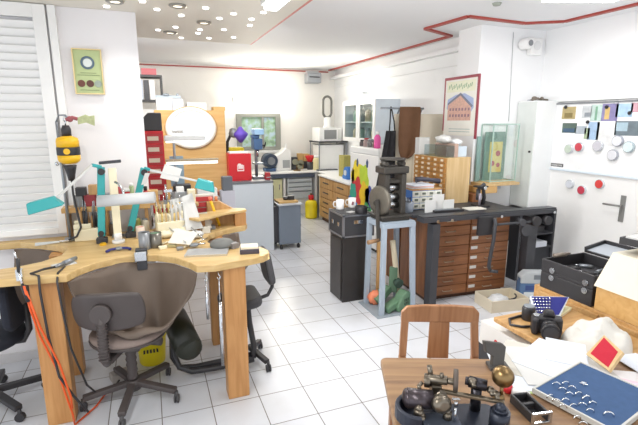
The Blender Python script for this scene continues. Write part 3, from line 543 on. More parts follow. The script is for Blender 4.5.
# wedge shaped wooden tool box, red little drawers
t = thing('wooden_tool_box', 'slanted wooden box of bottles behind the raised arm rest', 'box', (.52, 3.60, BZ))
G().prism([(-.12,0),(.12,0),(.12,.10),(-.02,.19),(-.12,.19)], 0, .1, XZ @ Matrix.Translation((0,0,-.03))).out('body', OAK, t, bev=.003)
for x in (-.085,-.04): G().cyl((x,-.02,.19),(x,-.02,.225),.012).out('stopper', [PAPERB, mat('orange_stopper','#df8a5a',.5)][x > -.06], t)
t = thing('pencil', 'thick yellow pencil leaning on the slanted wooden box', 'pencil', (.44,3.475,BZ+.16)); G().cyl((-.02,-.0,.06),(.045,-.0,-.155),.011).out('body', YEL, t); G().sph((-.02,0,.065),.018).out('eraser', mat('coral','#e2705a',.6), t)
# ---- table behind the bench ---------------------------------------------
t = thing('side_table', 'plain grey topped table hidden behind the bench clutter', 'table', (.45, 4.45, 0))
bx(-.08,.80,4.25,4.95,.83,.86).out('tabletop', mat('table_grey','#a9a6a0',.6), t, w=True, bev=.003)
for x in (-.06,.72):
    for y in (4.40,4.88): bx(x,x+.04,y-.01,y+.03,0,.83).out('leg', GREYM, t, w=True)
TZ = .861
t = thing('red_drawer_tower', 'tall red tower of small drawers behind the right teal lamp', 'drawer unit', (.045, 4.62, TZ))
bx(-.095,.095,-.08,.1,0,.80).out('body', RED, t, bev=.004)
for k in range(7):
    z = .06+k*.104
    o = bx(-.08,.08,-.088,-.0805,z,z+.09).out('drawer', REDP, t, bev=.003); bx(-.05,.05,-.094,-.0885,z+.025,z+.065).out('label_window', mat('label_beige','#d9c7b4',.5), o)
t = thing('speaker', 'dark rounded box on top of the red drawer tower', 'box', (.045, 4.63, TZ+.8005))
G().prism([(-.085,0),(.09,0),(.09,.17),(-.03,.17),(-.075,.12)], -.08, .08, XZ).out('case', mat('charcoal_box','#3c3c3f',.55,var=.15), t, bev=.012)
# pole with two white tube lamps
t = thing('tube_lamp_stand', 'grey stand carrying two white tube lamp heads in front of the round mirror', 'lamp', (.235, 4.6, TZ))
G().cyl((0,0,0),(0,0,.72),.012).cyl((0,0,0),(0,0,.02),.08).out('pole', GREYM, t); bx(-.05,.08,.005,.04,.25,.55).out('backplate', mat('bluegrey_plate','#8fa7b8',.5), t)
bx(-.09,.30,-.06,-.013,.70,.755).out('shade', WHITEM, t, bev=.012); bx(-.075,.285,-.055,-.018,.685,.699).out('tube', lamp_mat('white_tube','#fffdf5',3.), t)
bx(-.09,.42,-.06,-.013,.50,.525).out('shade', mat('tan_shade','#b3a58c',.5), t, bev=.006); bx(-.08,.41,-.058,-.015,.475,.499).out('tube', MC['white_tube'], t)
boxthing('white_box', 'white box with a fold on the side table below the round mirror', 'box', WHITE, (.19,.12,.09), (.51, 4.45, TZ+.15)); boxthing('carton', 'grey carton under the white folded box on the side table', 'box', mat('carton_grey','#a8a3a0',.7), (.24,.16,.149), (.51, 4.45, TZ))
boxthing('carton', 'pale lilac carton on the side table beside the grey cabinet', 'box', mat('lilac_grey','#c7c8d4',.6), (.14,.12,.20), (.72, 4.5, TZ)); boxthing('machine_box', 'dark steel box between the white box and the grey cabinet', 'box', mat('gunmetal','#6b7078',.5,.3), (.1,.1,.14), (.72, 4.5, TZ+.2005))
t = thing('drawer_block', 'small red fronted drawer block standing below the right teal lamp shade', 'drawer unit', (.385, 3.62, BZ+.0005)); bx(-.075,.075,-.035,.035,0,.24).out('body', mat('pale_frame','#cfc8bf',.5), t)
for k in range(3): bx(-.07,.07,-.042,-.0355,.1+k*.045,.138+k*.045).out('drawer', REDP, t, bev=.002)
boxthing('machine_box', 'flat black box behind the white card', 'box', BLACK, (.16,.12,.06), (.27, 4.36, TZ+.24)); boxthing('carton', 'grey carton carrying the flat black box', 'box', mat('carton_mid','#8d8f91',.6), (.2,.14,.2395), (.27, 4.36, TZ))
# ---- wardrobe with round mirror ---------------------------------------
t = thing('wardrobe', 'ochre wooden wardrobe with a round mirror on its door', 'wardrobe', (.56, 6.25, 0))
bx(.10,.97,6.0,6.5,0,1.89).out('body', PANELW, t, w=True, bev=.004)
OV = Matrix.Translation((.535,0,1.665)) @ Matrix.Diagonal((1,1,.83,1)) @ Matrix.Translation((-.535,0,-1.66))
g = G().lathe([(.255,0),(.315,0),(.318,.012),(.30,.03),(.27,.034),(.255,.02)], (.535,5.998,1.66), (0,-1,0), 48, cap=False); g.b.transform(OV); g.out('mirror_frame', mat('white_ring','#f2ede2',.35), t, w=True)
g = G().lathe([(.318,0),(.33,0),(.33,.012),(.318,.012)], (.535,5.998,1.66), (0,-1,0), 48, cap=False); g.b.transform(OV); g.out('outer_ring', OAK, t, w=True)
g = G().cyl((.535,5.998,1.66),(.535,5.985,1.66),.254,n=48); g.b.transform(OV); g.out('mirror_glass', mat('mirror','#f4f6f8',.04,1.,var=0), t, w=True)
for i, (px0, px1, hh, m, lb) in enumerate([(156,172,.15,PAPER,'white carton with flap on top of the wardrobe, the left one'),(172,183,.14,PAPERB,'white carton on top of the wardrobe, next to the left one'),(186,206,.10,mat('pale_box','#d8d5cf',.6),'pale flat box in the middle of the wardrobe top'),(212,224,.05,TAN,'brown carton with dark spots at the right end of the wardrobe top')]):
    a, b = GY(px0,108,6.2), GY(px1,108,6.2); boxthing('carton', lb, 'box', m, ((b.x-a.x)*.97,.25,hh), ((a.x+b.x)/2, 6.2, 1.8905))
t = thing('machine_part', 'grey metal rail with bolts laid across the white cartons', 'rail', (.38, 6.2, 2.041)); G().bar((-.25,0,.02),(.06,0,.02),.04,.035).sph((-.12,-.02,.045),.03,(1.4,1,.6)).sph((0.02,0,.045),.02).out('rail', mat('rail_grey','#9aa3ab',.4,.4), t)
# ---- binder shelf ------------------------------------------------------
t = thing('wall_shelf', 'black shelf holding binders in the corner behind the partition', 'shelf', (.05, 7.0, 0))
bx(-.35,.25,6.85,7.15,2.02,2.05).box(-.35,.25,6.85,7.15,2.36,2.39).box(.225,.25,6.85,7.15,2.051,2.359).box(-.35,.25,6.85,7.15,1.75,1.78).box(.225,.25,6.85,7.15,1.781,2.019).box(-.35,-.325,6.85,7.15,0,2.02).box(.20,.25,6.85,7.15,0,1.75).out('frame', BLACK, t, w=True)
for i in range(6):
    x = -.28+i*.078
    if x > .19: break
    o = boxthing('binder', 'white and grey spined binder standing on the black shelf', 'binder', [mat('binder_blue','#c5cfdd',.5), BLACKM, WHITE][i % 3], (.07,.25,.27), (x, 6.99, 2.0505), group='binders on the black shelf')
boxthing('carton', 'red and white box on top of the black binder shelf', 'box', mat('redwhite','#cf6a70',.5), (.2,.2,.09), (.08, 7.0, 2.3905))
boxthing('carton', 'white box on the lower board of the black binder shelf', 'box', WHITE, (.22,.2,.14), (.05, 7.0, 1.7805))
# ---- grey cabinet, cart, red box ---------------------------------------
t = thing('grey_cabinet', 'pale grey steel cabinet with a plain side panel behind the bench', 'cabinet', (1.27, 6.0, 0))
bx(.995,1.53,5.72,6.45,0,.94).out('body', LGREY, t, w=True, bev=.004); bx(.99,1.535,5.715,6.46,.941,.97).out('top', mat('dark_top','#6f7277',.5), t, w=True)
bx(1.531,1.545,5.74,6.4,.1,.9).out('side_door', BLACKM, t, w=True)
t = thing('red_cabinet', 'bright red metal box with a white emblem on the grey cabinet', 'box', (1.12, 5.98, 0.9705)); bx(-.15,.15,-.14,.14,0,.36).out('body', RED, t, bev=.006)
bx(-.04,.05,-.146,-.1405,.13,.145).box(-.04,-.03,-.146,-.1405,.145,.21).box(.04,.05,-.146,-.1405,.145,.21).box(-.025,.035,-.146,-.1405,.16,.215).sph((-.01,-.142,.215),.025,(1,.1,.7)).out('emblem', mat('emblem_white','#f3dedd',.4), t)
boxthing('tray', 'white plastic tray lid lying on top of the red metal box', 'tray', WHITE, (.24,.2,.02), (1.115, 5.98, 1.331))
t = thing('cart', 'slate grey roll container on black casters beside the grey cabinet', 'cart', (1.76, 5.86, 0))
bx(1.60,1.91,5.68,6.05,.075,.62).out('body', CARTG, t, w=True, bev=.005); bx(1.53,1.598,5.72,6.05,.1,.61).out('dark_side', BLACKM, t, w=True); bx(1.58,1.93,5.66,6.07,.621,.645).out('top', mat('cart_top','#b9bfc6',.5), t, w=True, bev=.004)
for x, y in ((1.63,5.71),(1.88,5.71),(1.63,6.02),(1.88,6.02)): G().cyl((x-.015,y,.03),(x+.015,y,.03),.03).cyl((x,y,.03),(x,y,.074),.012).out('caster', BLACK, t, w=True)
G().cyl((1.915,5.75,.32),(1.93,5.75,.32),.015).out('knob', BLACK, t, w=True)
t = thing('parts_tray', 'brown wooden tray with metal parts on the slate grey cart', 'tray', (1.75, 5.86, .6455)); bx(-.14,.14,-.14,.14,0,.025).out('tray', TAN, t, bev=.003); G().cyl((0,0,.026),(0,0,.07),.04).box(.03,.11,-.05,.05,.026,.08).out('metal_parts', BLACKM, t)
# ---- machines on the grey cabinet top -----------------------------------
def P5(px, py, y): return GY(px, py, y)
t = thing('drill_press', 'blue bench drill press standing on the grey cabinet before the window', 'drill press', (1.40, 6.05, 0.9705))
bx(-.08,.08,-.10,.1,0,.03).out('base', GREYM, t, bev=.005); G().cyl((0,.06,.03),(0,.06,.62),.022).out('column', GREYM, t); bx(-.06,.06,-.1,.1,.40,.55).box(-.07,.03,-.06,.09,.551,.60).out('head', STEELB, t, bev=.012); bx(-.05,.08,-.12,.10,.601,.68).out('belt_cover', mat('sky_cover','#9dc3e4',.4), t, bev=.012)
G().cyl((0,-.05,.4),(0,-.05,.30),.022,.014).out('chuck', STEEL, t); G().cyl((.06,0,.45),(.12,0,.45),.012).tube([(.11,-.07,.50),(.115,0,.45),(.11,.06,.41)], .008).out('feed_handle', BLACK, t); bx(-.06,.06,-.11,.06,.2,.22).out('work_table', GREYM, t)
t = thing('jerry_can', 'yellow canister behind the red metal box', 'canister', (1.14, 6.36, 0.9705)); bx(-.15,.14,-.06,.06,0,.42).out('body', YELB, t, bev=.03); G().cyl((-.1,0,.42),(-.1,0,.46),.025).out('cap', RED, t)
t = thing('desk_lamp', 'black gooseneck lamp with a grey head rising behind the red metal box', 'lamp', (1.02, 6.24, 0.9705)); G().cyl((0,0,0),(0,0,.03),.06).out('base', BLACK, t); G().tube([(0,0,.03),(0,0,.3),(.01,0,.5),(.05,0,.58),(.1,0,.6)], .02).out('neck', BLACK, t); G().lathe([(.03,0),(.06,.03),(.065,.1),(.03,.13)], (.08,-.0,.56), (.3,0,1)).out('head', mat('lamp_grey','#8d9197',.4,.3), t)
t = thing('funnel', 'purple plastic funnel hanging at the lamp behind the red metal box', 'funnel', (1.21, 6.2, 1.46)); G().lathe([(.02,0),(.10,.10),(.10,.13),(.05,.17),(.02,.22)], (0,0,0)).out('cone', PURP, t)
for i, (px, w, h, m, lb) in enumerate([(270,.1,.12,REDP,'dark red vice on the grey cabinet beside the drill press')]):
    p = GY(px-2, 172, 6.0); 
    t = thing('vice', lb, 'vice', (1.49, 5.86, 0.9705)); bx(-.03,.03,-.05,.05,0,.05).box(-.03,.03,.0,.03,.05,.1).box(-.03,.03,-.05,-.02,.05,.1).out('body', m, t, bev=.004); G().cyl((0,-.05,.04),(0,-.1,.04),.008).cyl((-.04,-.1,.04),(.04,-.1,.04),.005).out('screw', STEEL, t)
# ================================================================ back counter along the far wall
CZ = .83
t = thing('back_counter', 'long white worktop on a dark edge along the far wall', 'counter', (2.3, 8.1, 0))
bx(1.2,3.58,7.78,8.49,CZ-.03,CZ).out('worktop', WHITE, t, w=True, bev=.004)
bx(1.2,2.9,7.80,7.83,CZ-.11,CZ-.031).out('rail', mat('dark_rail','#4a5568',.5), t, w=True)
for x in (1.25,2.3,2.93): bx(x,x+.04,7.84,8.45,0,CZ-.031).out('support', WHITE, t, w=True)
t = thing('drawer_unit', 'pale grey unit of four flat drawers under the back counter', 'drawer unit', (2.62, 8.0, 0))
bx(2.38,2.87,7.86,8.4,.30,.715).out('body', WHITEM, t, w=True)
for k in range(4):
    z = .315+[0,.16,.245,.33][k]; hh = [.15,.075,.075,.065][k]
    o = bx(2.385,2.865,7.835,7.859,z,z+hh).out('drawer', LGREY, t, w=True, bev=.003); bx(2.4,2.85,7.825,7.834,z+hh-.02,z+hh-.006).out('handle', mat('mid_steel','#7d858d',.4,.4), t, w=True)
bx(2.40,2.85,7.9,8.35,0,.30).out('plinth', WHITE, t, w=True)
t = thing('cupboard', 'pale yellow cupboard front between the grey cabinet and the drawers', 'cupboard', (2.15,8.05,0)); bx(1.95,2.28,7.86,8.4,.05,.70).out('body', mat('pale_yellow','#dfe0b4',.5), t, w=True, bev=.003); bx(2.22,2.24,7.85,7.859,.5,.6).out('handle', STEEL, t, w=True)
def oncounter(px, w_, d_, h_, name, label, cat, m, y=8.2, bev=.004):
    p = GY(px, 165, y); return boxthing(name, label, cat, m, (w_, d_, h_), (p.x, y, CZ+.0005), bev=bev)
p = GY(270, 165, 8.05)
t = thing('polishing_motor', 'dark blue round motor with a grinding wheel on the back counter', 'motor', (p.x, 8.1, CZ+.0005)); bx(-.1,.1,-.1,.1,0,.06).out('base', STEELB, t, bev=.005); G().cyl((0,-.14,.2),(0,.12,.2),.13,n=24).out('drum', mat('motor_dark','#38465a',.45), t); G().cyl((0,-.18,.2),(0,-.141,.2),.07).out('hub', GREYM, t)
p = GY(283, 165, 8.15)
t = thing('cleaning_machine', 'white tabletop machine with a grey panel, left of the black box on the counter', 'machine', (p.x+.01, 8.2, CZ+.0005)); G().prism([(-.17,0),(.13,0),(.13,.38),(.02,.42),(-.06,.34),(-.17,.28)], -.12, .14, XZ).out('body', WHITE, t, bev=.012); bx(-.04,.1,-.1415+0,-.1405,.05,.2).out('panel', mat('panel_grey','#a3a7aa',.5), t)
bx(.04,.08,-.05,.0,.40,.50).out('funnel_arm', WHITE, t, bev=.006)
oncounter(292.5, .17,.15,.24,'machine_box','black upright box on the back counter beside the white machine','box',BLACKM)
p = GY(297, 166, 7.95)
t = thing('wheel_stand', 'small brass grey stand of wheels at the counter front', 'stand', (p.x, 7.95, CZ+.0005)); G().cyl((0,0,0),(0,0,.02),.07).cyl((0,0,.02),(0,0,.22),.012).out('post', BRASS, t)
for z, dx in ((.09,.05),(.17,-.04),(.15,.07)): G().cyl((dx,-.04,z),(dx,-.01,z),.055).tube([(dx,-.01,z),(0,0,z)],.008).out('wheel', mat('olive_grey','#8a8a76',.5,.2), t)
oncounter(300, .1,.12,.30,'carton','narrow brown carton behind the wheel stand','box',TAN,8.3); 
p = GY(305,160,8.3); boxthing('carton','brown carton on a dark base, left of the red flowers','box',TAN,(.13,.14,.14),(p.x+.015,8.3,CZ+.1505)); boxthing('machine_box','dark base under the brown carton on the back counter','box',BLACKM,(.12,.13,.15),(p.x+.015,8.3,CZ+.0005))
p = GY(310,165,8.05)
t = thing('brush_pot', 'dark pot of bright red brushes on the counter corner', 'pot', (p.x,8.05,CZ+.0005)); G().lathe([(.05,0),(.06,.01),(.06,.15),(.05,.15)]).out('pot', BLACKM, t)
for k in range(7): a = k*.9; G().cyl((0,0,.1),(.08*math.cos(a),.05*math.sin(a),.27),.012,.025).out('brush', RED, t)
p = GY(317,165,7.95)
t = thing('jar', 'pale yellow jar with a white lid right of the red brushes', 'jar', (p.x-.02,7.93,CZ+.0005)); G().lathe([(.06,0),(.065,.01),(.065,.2),(.05,.24)]).out('body', mat('yellowish_jar','#e3d8a8',.4), t); G().cyl((0,0,.24),(0,0,.28),.052).out('lid', WHITE, t)
# rack with microwave and fan
t = thing('wire_rack', 'dark steel rack carrying the white microwave in the far corner', 'rack', (3.3,8.0,CZ))
bx(2.98,3.58,7.78,8.3,1.355,1.38).out('shelf_board', BLACKM, t, w=True)
for x in (2.99,3.555):
    for y in (7.79,8.27): bx(x,x+.018,y,y+.018,CZ,1.355).out('leg', GREYM, t, w=True)
t = thing('microwave', 'white microwave with a grey door standing on the steel rack', 'microwave', (3.24,8.05,1.3805)); bx(-.22,.24,-.2,.2,0,.25).out('body', WHITE, t, bev=.008); bx(-.12,.13,-.208,-.2005,.04,.21).out('door_glass', mat('mw_grey','#8a8c8c',.3), t); bx(.16,.22,-.207,-.2005,.03,.22).out('control_panel', mat('mw_pale','#dadad6',.5), t)
t = thing('bladeless_fan', 'tall loop shaped bladeless fan on top of the white microwave', 'fan', (3.26,8.05,1.631)); G().lathe([(.08,0),(.08,.02),(.065,.04),(.065,.16),(.05,.2)]).out('base', WHITE, t)
lp = [(x,0,z) for x, z in arc(0,.50,.085,0,180,10)+arc(0,.28,.085,180,360,10)]
G().tube(lp, .022, closed=True, n=10).out('loop', mat('fan_grey','#6e6e68',.4), t)
boxthing('appliance', 'big white box under the steel rack in the far corner', 'box', WHITE, (.5,.4,.48), (3.29,8.08,CZ+.0005), bev=.01)
t = thing('tray', 'flat dark tray with a silver rim in front of the white box', 'tray', (3.16,7.83,CZ+.0305+.0005-.03)); bx(-.2,.22,-.04,.03,0,.02).out('tray', BLACKM, t, bev=.004); bx(-.18,.2,-.03,.02,.0205,.03).out('rim', STEEL, t)
# run of brown drawers along the right wall
t = thing('drawer_cabinet', 'brown drawer cabinet with a white top along the far right wall', 'cabinet', (3.2,6.6,0))
bx(2.82,3.58,6.02,7.3,.08,.80).out('body', OAK, t, w=True); bx(2.86,3.56,6.04,7.28,0,.08).out('plinth', mat('plinth_brown','#5a3f34',.6), t, w=True)
for j in range(2):
    for k in range(4):
        y0, z0 = 6.05+j*.62, .11+k*.172
        o = bx(2.800,2.8195,y0,y0+.59,z0,z0+.155).out('drawer', OAK, t, w=True, bev=.003); bx(2.785,2.7995,y0+.18,y0+.41,z0+.075,z0+.09).out('handle', BLACKM, t, w=True)
        
bx(2.78,3.58,6.01,7.31,.801,.83).box(2.95,3.58,7.311,7.77,.801,.83).out('worktop', WHITE, t, w=True, bev=.004)
bx(2.83,3.5,7.311,7.36,.02,.80).out('end_panel', mat('end_panel_beige','#d6c7a8',.5), t, w=True)
t = thing('gas_bottle', 'yellow gas bottle with a red collar standing by the brown drawers', 'gas bottle', (2.72,7.49,0))
G().lathe([(.10,0),(.11,.02),(.11,.02),(.113,.25),(.10,.31),(.05,.34)], n=28).out('body', YELB, t); G().lathe([(.04,.335),(.05,.36),(.05,.42),(.03,.43)]).out('collar', RED, t); G().cyl((0,0,.43),(0,0,.46),.02).out('valve', BRASS, t)
t = thing('blue_machine', 'blue cased machine on the brown drawer cabinet under the rack', 'machine', (3.02,6.5,.8305)); G().cyl((-.06,-.0,.1),(.06,0,.1),.1).box(-.08,.08,-.09,.09,0,.06).out('body', BLUE, t, bev=.004); G().cyl((-.075,0,.1),(-.061,0,.1),.045).out('hub', LGREY, t)
boxthing('parts_box', 'yellow and grey box stack on the brown drawer cabinet behind the blue machine', 'box', mat('mustard_grey','#a89f55',.6,var=.3,scale=30), (.16,.2,.36), (3.1,6.82,.8305))
# fridge with flower picture ------------------------------------------------
FX = 2.74
t = thing('fridge', 'white fridge with bright flowers painted on its front', 'fridge', (3.05,5.5,0))
bx(FX+.03,FX+.62,5.02,5.86,.05,1.40).out('body', WHITE, t, w=True, bev=.01); bx(FX,FX+.0295,5.02,5.86,.06,1.31).out('door', WHITE, t, w=True, bev=.008); bx(FX,FX+.0295,5.02,5.86,1.315,1.40).out('top_panel', WHITEM, t, w=True, bev=.006); bx(FX+.05,FX+.6,5.05,5.83,0,.05).out('feet', BLACK, t, w=True)
cols = [('#e9d22a',5.62,1.06,.13,.20),('#b9d23a',5.42,1.05,.10,.18),('#c8323c',5.60,.86,.11,.17),('#e2be22',5.38,.82,.10,.17),('#2f9a86',5.74,.83,.07,.11),('#3e78b8',5.72,.66,.12,.13),('#e6cf2c',5.45,.65,.09,.15),('#b5344a',5.60,.50,.12,.14),('#3c4da0',5.25,.80,.08,.15),('#3f9a5a',5.30,.60,.09,.12),('#8a4a2a',5.76,1.02,.03,.13),('#39507a',5.62,1.26,.02,.05),('#39507a',5.32,1.27,.02,.05),('#d04a2a',5.40,.48,.1,.1)]
for i, (c, y, z, a, b) in enumerate(cols):
    pts = []
    z -= .08; a *= 1.65; b *= 1.25
    for k in range(24):
        th = 2*math.pi*k/24; q = .72+.28*abs(math.cos(2.5*th+i)); pts.append((y+a*q*math.cos(th), z+b*q*math.sin(th)))
    G().prism(pts, FX-.0005-.0012*(1+i%5), FX-.0005, YZ).out('painted_flower', mat('paint_'+c[1:], c, .5, var=.2, scale=14), t, w=True)
for i, (y, r, h, m, lb) in enumerate([(5.76,.04,.07,mat('dark_jar','#5d5a5c',.3),'dark jar on the fridge top, nearest the cupboard doors'),(5.63,.045,.10,mat('pinkish_jar','#a08a88',.3),'pinkish jar on the fridge top, second along'),(5.5,.05,.09,mat('smoke_jar','#6e6a6c',.3),'smoky jar on the fridge top, third along'),(5.36,.045,.08,mat('brown_jar','#72605c',.3),'brownish jar on the fridge top beside the pink bottle')]):
    tt = thing('jar', lb, 'jar', (2.88, y, 1.4005)); G().lathe([(r*.9,0),(r,.006),(r,h*.75),(r*.7,h)]).out('body', m, tt); G().cyl((0,0,h),(0,0,h+.02),r*.75).out('lid', [BLACK,REDP,GREYM,BLACK][i], tt)
tt = thing('bottle', 'pink bottle on the fridge top beside the black apron', 'bottle', (2.83,5.22,1.4005)); G().lathe([(.04,0),(.045,.01),(.045,.14),(.02,.18)]).out('body', PINK, tt); G().cyl((0,0,.18),(0,0,.22),.022).out('cap', WHITE, tt)
# glass door cupboard on the right wall
t = thing('wall_cupboard', 'white wall cupboard with two glass doors of jars in the far right', 'cupboard', (3.4,6.4,1.45))
X0 = 3.17; g = bx(3.52,3.598,5.95,7.1,1.42,2.08).box(X0+.02,3.519,5.95,5.97,1.42,2.08).box(X0+.02,3.519,7.08,7.1,1.42,2.08).box(X0+.02,3.519,5.971,7.079,1.42,1.44).box(X0+.02,3.519,5.971,7.079,2.06,2.08).box(X0+.03,3.519,5.971,7.079,1.73,1.745); g.out('body', LBLUE, t, w=True)
for y0 in (5.955,6.53):
    y1 = y0+.565; o = bx(X0,X0+.0195,y0,y0+.06,1.425,2.075).box(X0,X0+.0195,y1-.06,y1,1.425,2.075).box(X0,X0+.0195,y0+.06,y1-.06,1.425,1.49).box(X0,X0+.0195,y0+.06,y1-.06,2.01,2.075).out('door_frame', WHITE, t, w=True)
    bx(X0+.007,X0+.012,y0+.06,y1-.06,1.49,2.01).out('door_glass', GLASS, t, w=True)
for i in range(10):
    y = 6.02+(i % 5)*.22; z = 1.4405 if i < 5 else 1.7455; tt = thing('jar', 'glass jar behind the glass doors of the white wall cupboard', 'jar', (3.33,y,z), 0, 'jars in the glass door cupboard')
    G().lathe([(.05,0),(.055,.01),(.055,.16),(.03,.19)]).out('body', [mat('jar_teal','#8fb0a8',.3),mat('jar_sand','#b8a890',.3),mat('jar_slate','#8a97a0',.3)][i % 3], tt); G().cyl((0,0,.19),(0,0,.21),.035).out('lid', GREYM, tt)
# cream partition with rail, apron, hide ------------------------------------
t = thing('partition_panel', 'cream wooden panel standing beside the column behind the brown hide', 'panel', (3.1,4.82,0))
bx(2.84,3.58,4.80,4.83,0,1.84).out('board', CREAMP, t, w=True, bev=.003); bx(3.10,3.115,4.792,4.7995,0.05,1.8).out('joint_strip', mat('cream_strip','#cfc5b0',.6), t, w=True); bx(2.9,3.3,4.831,5.0,0,.03).out('foot', CREAMP, t, w=True)
G().cyl((2.62,4.77,1.905),(3.22,4.77,1.905),.012).cyl((2.88,4.77,1.905),(2.88,4.815,1.84),.01).cyl((3.2,4.77,1.905),(3.2,4.815,1.84),.01).out('rail', GREYM, t, w=True)
def hang(pts, y, amp, nf, th, name, label, cat, m, nz=14):
    # hanging sheet: left and right outline rows (xl, xr, z) from top to bottom, with folds
    def fn(u, v):
        k = v*(len(pts)-1); i = min(int(k), len(pts)-2); f = k-i
        xl = pts[i][0]+(pts[i+1][0]-pts[i][0])*f; xr = pts[i][1]+(pts[i+1][1]-pts[i][1])*f; z = pts[i][2]+(pts[i+1][2]-pts[i][2])*f
        return Vector((xl+(xr-xl)*u, y+amp*math.sin(u*nf+v*1.3)*(.4+.6*v), z))
    o = G().grid(fn, 28, nz*2).out(name, m, solid=th); return tag(o, label, cat)
hang([(2.87,3.155,1.925),(2.865,3.165,1.88),(2.86,3.165,1.7),(2.862,3.16,1.56),(2.868,3.14,1.46),(2.88,3.11,1.38),(2.905,3.06,1.325),(2.94,3.0,1.30)], 4.742, .012, 9, .008, 'leather_hide', 'brown rounded leather hide hanging from the rail on the cream panel', 'hide', HIDE)
t = thing('work_apron', 'long black apron hanging by its neck strap beside the brown hide', 'apron', (2.75,4.72,1.92))
def apf(u, v):
    wd = .065+.075*v; xc = 2.74-.05*v
    return Vector((xc+(u-.5)*2*wd, 4.715+.018*math.sin(u*14+v)*(.3+v), 1.64-v*.76))
G().grid(apf, 28, 22).out('cloth', mat('black_cloth','#1d1c20',.85,var=.25,scale=10), t, w=True, solid=.008)
G().tube([(2.715,4.715,1.63),(2.73,4.73,1.75),(2.755,4.77,1.922),(2.765,4.775,1.922),(2.785,4.73,1.75),(2.79,4.715,1.63)], .008).out('neck_strap', MC['black_cloth'], t, w=True)
# ================================================================ black cabinet, case, mugs
t = thing('black_cabinet', 'plain black wooden cabinet standing on the tiles under the black case', 'cabinet', (1.83,3.87,0))
bx(1.67,1.975,3.71,4.03,0,.655).out('body', BLKCAB, t, w=True, bev=.004); bx(1.669-.01,1.6695,3.735,4.0,.03,.63).out('door', BLKCAB, t, w=True, bev=.003)
t = thing('equipment_case', 'black hard case with steel edging on top of the black cabinet', 'case', (1.83,3.87,.6555))
bx(1.665,1.985,3.70,4.045,.657,.885).out('body', BLACKV, t, w=True, bev=.008)
g = G()
for z in (.668,.872):
    g.box(1.660,1.990,3.695,3.701,z-.008,z+.008).box(1.660,1.666,3.701,4.045,z-.008,z+.008)
for x, y in ((1.66,3.695),(1.66,4.03),(1.975,3.695)): g.box(x,x+.02,y,y+.02,.66,.886)
g.out('edging', mat('case_edge','#8f9299',.3,.7), t, w=True)
for y in (3.79,3.93): bx(1.652,1.6645,y-.02,y+.02,.76,.8).out('latch', STEEL, t, w=True, bev=.003)
bx(1.77,1.87,3.688,3.6985,.79,.83).out('handle', STEEL, t, w=True, bev=.003)
def mug(px, py, label, dark=False):
    p = GZ(px, py, .887); t = thing('mug', label, 'mug', (p.x,p.y,.8865), R(-20))
    G().lathe([(.036,0),(.04,.004),(.041,.095),(.037,.095),(.036,.01)], n=28).out('body', WHITE if not dark else BLACK, t)
    G().tube([(-.038,0,.075),(-.06,0,.075),(-.068,0,.05),(-.06,0,.025),(-.038,0,.022)], .006).out('handle', WHITE if not dark else BLACK, t); return t
mug(340, 209, 'white mug on the black case, the left one'); t = mug(352, 207, 'white mug with a dark motif on the black case, behind the black cup')
G().prism([(-.01,.03),(.012,.028),(.016,.06),(-.004,.066)], .0405, .0425, XZ).out('motif', mat('motif','#8a5560',.5), t)
t = thing('teapot', 'small black dish with two handles on the black case near the mill', 'dish', (GZ(361,213,.887).x, GZ(361,213,.887).y, .8865), R(-15)); G().lathe([(.05,0),(.058,.006),(.06,.065),(.055,.07),(.05,.02)]).out('body', BLACK, t); G().tube([(.056,0,.055),(.08,0,.05),(.08,0,.03),(.056,0,.025)], .006).out('handle', BLACK, t)
p = GZ(350,211,.887); boxthing('saucer', 'white square card under the mugs on the black case', 'card', PAPER, (.08,.06,.003), (p.x-.01,p.y-.045,.8865), R(20), bev=0)
# ================================================================ rolling mill on its stand
SX0, SX1, SY0, SY1 = 1.87, 2.235, 3.30, 3.62
t = thing('mill_stand', 'pale blue grey steel stand with four splayed legs under the rolling mill', 'stand', (2.05,3.46,0))
bx(SX0+.0,SX1-.03,SY0+.01,SY1-.01,.862,.872).box(SX0,SX1-.03,SY0,SY0+.045,.82,.8615).box(SX0,SX1-.03,SY1-.045,SY1,.82,.8615).box(SX0,SX0+.045,SY0+.0455,SY1-.0455,.82,.8615).box(SX1-.075,SX1-.03,SY0+.0455,SY1-.0455,.82,.8615).out('top_frame', GREYP, t, w=True, bev=.003)
for (a, b, dx, dy) in ((SX0+.022,SY0+.022,-.01,-.015),(SX1-.052,SY0+.022,.03,-.015),(SX0+.022,SY1-.022,-.01,.015),(SX1-.052,SY1-.022,.03,.015)): G().bar((a+dx,b+dy,.0105), (a,b,.82), .042, .042, up=(0,1,0)).out('leg', GREYP, t, w=True, bev=.003)
bx(SX0-.05,SX1+.06,SY0-.04,SY1+.04,0,.010).out('base_plate', mat('plate_grey2','#8e979f',.5), t, w=True)
t = thing('rolling_mill', 'worn cast iron rolling mill with a hand crank on the blue grey stand', 'rolling mill', (2.04,3.47,.8725))
bx(-.15,.13,-.12,.12,0,.035).prism(rrect(-.17,.15,-.14,.14,.03),.0355,.05).out('base', IRON, t, bev=.006)
for x in (-.105,.065): bx(x,x+.05,-.07,.07,.05,.42).out('side_frame', IRON, t, bev=.01)
for z in (.13,.20,.29): G().cyl((-.055,0,z),(.065,0,z),.034,n=24).out('roller', STEEL, t)
bx(-.055,.065,-.05,.05,.335,.365).out('bearing_block', IRON, t, bev=.005)
bx(-.13,.13,-.085,.085,.421,.485).out('crosshead', IRON, t, bev=.012)
for x in (-.08,.09): G().cyl((x,0,.485),(x,0,.535),.035).cyl((x,-.05,.505),(x,.05,.505),.02).out('pressure_screw', IRON, t)
G().cyl((-.1,0,.536),(-.0,0,.536),.02).lathe([(.06,.536),(.115,.54),(.115,.556),(.06,.56)], n=28).out('screw_gear', IRON, t)
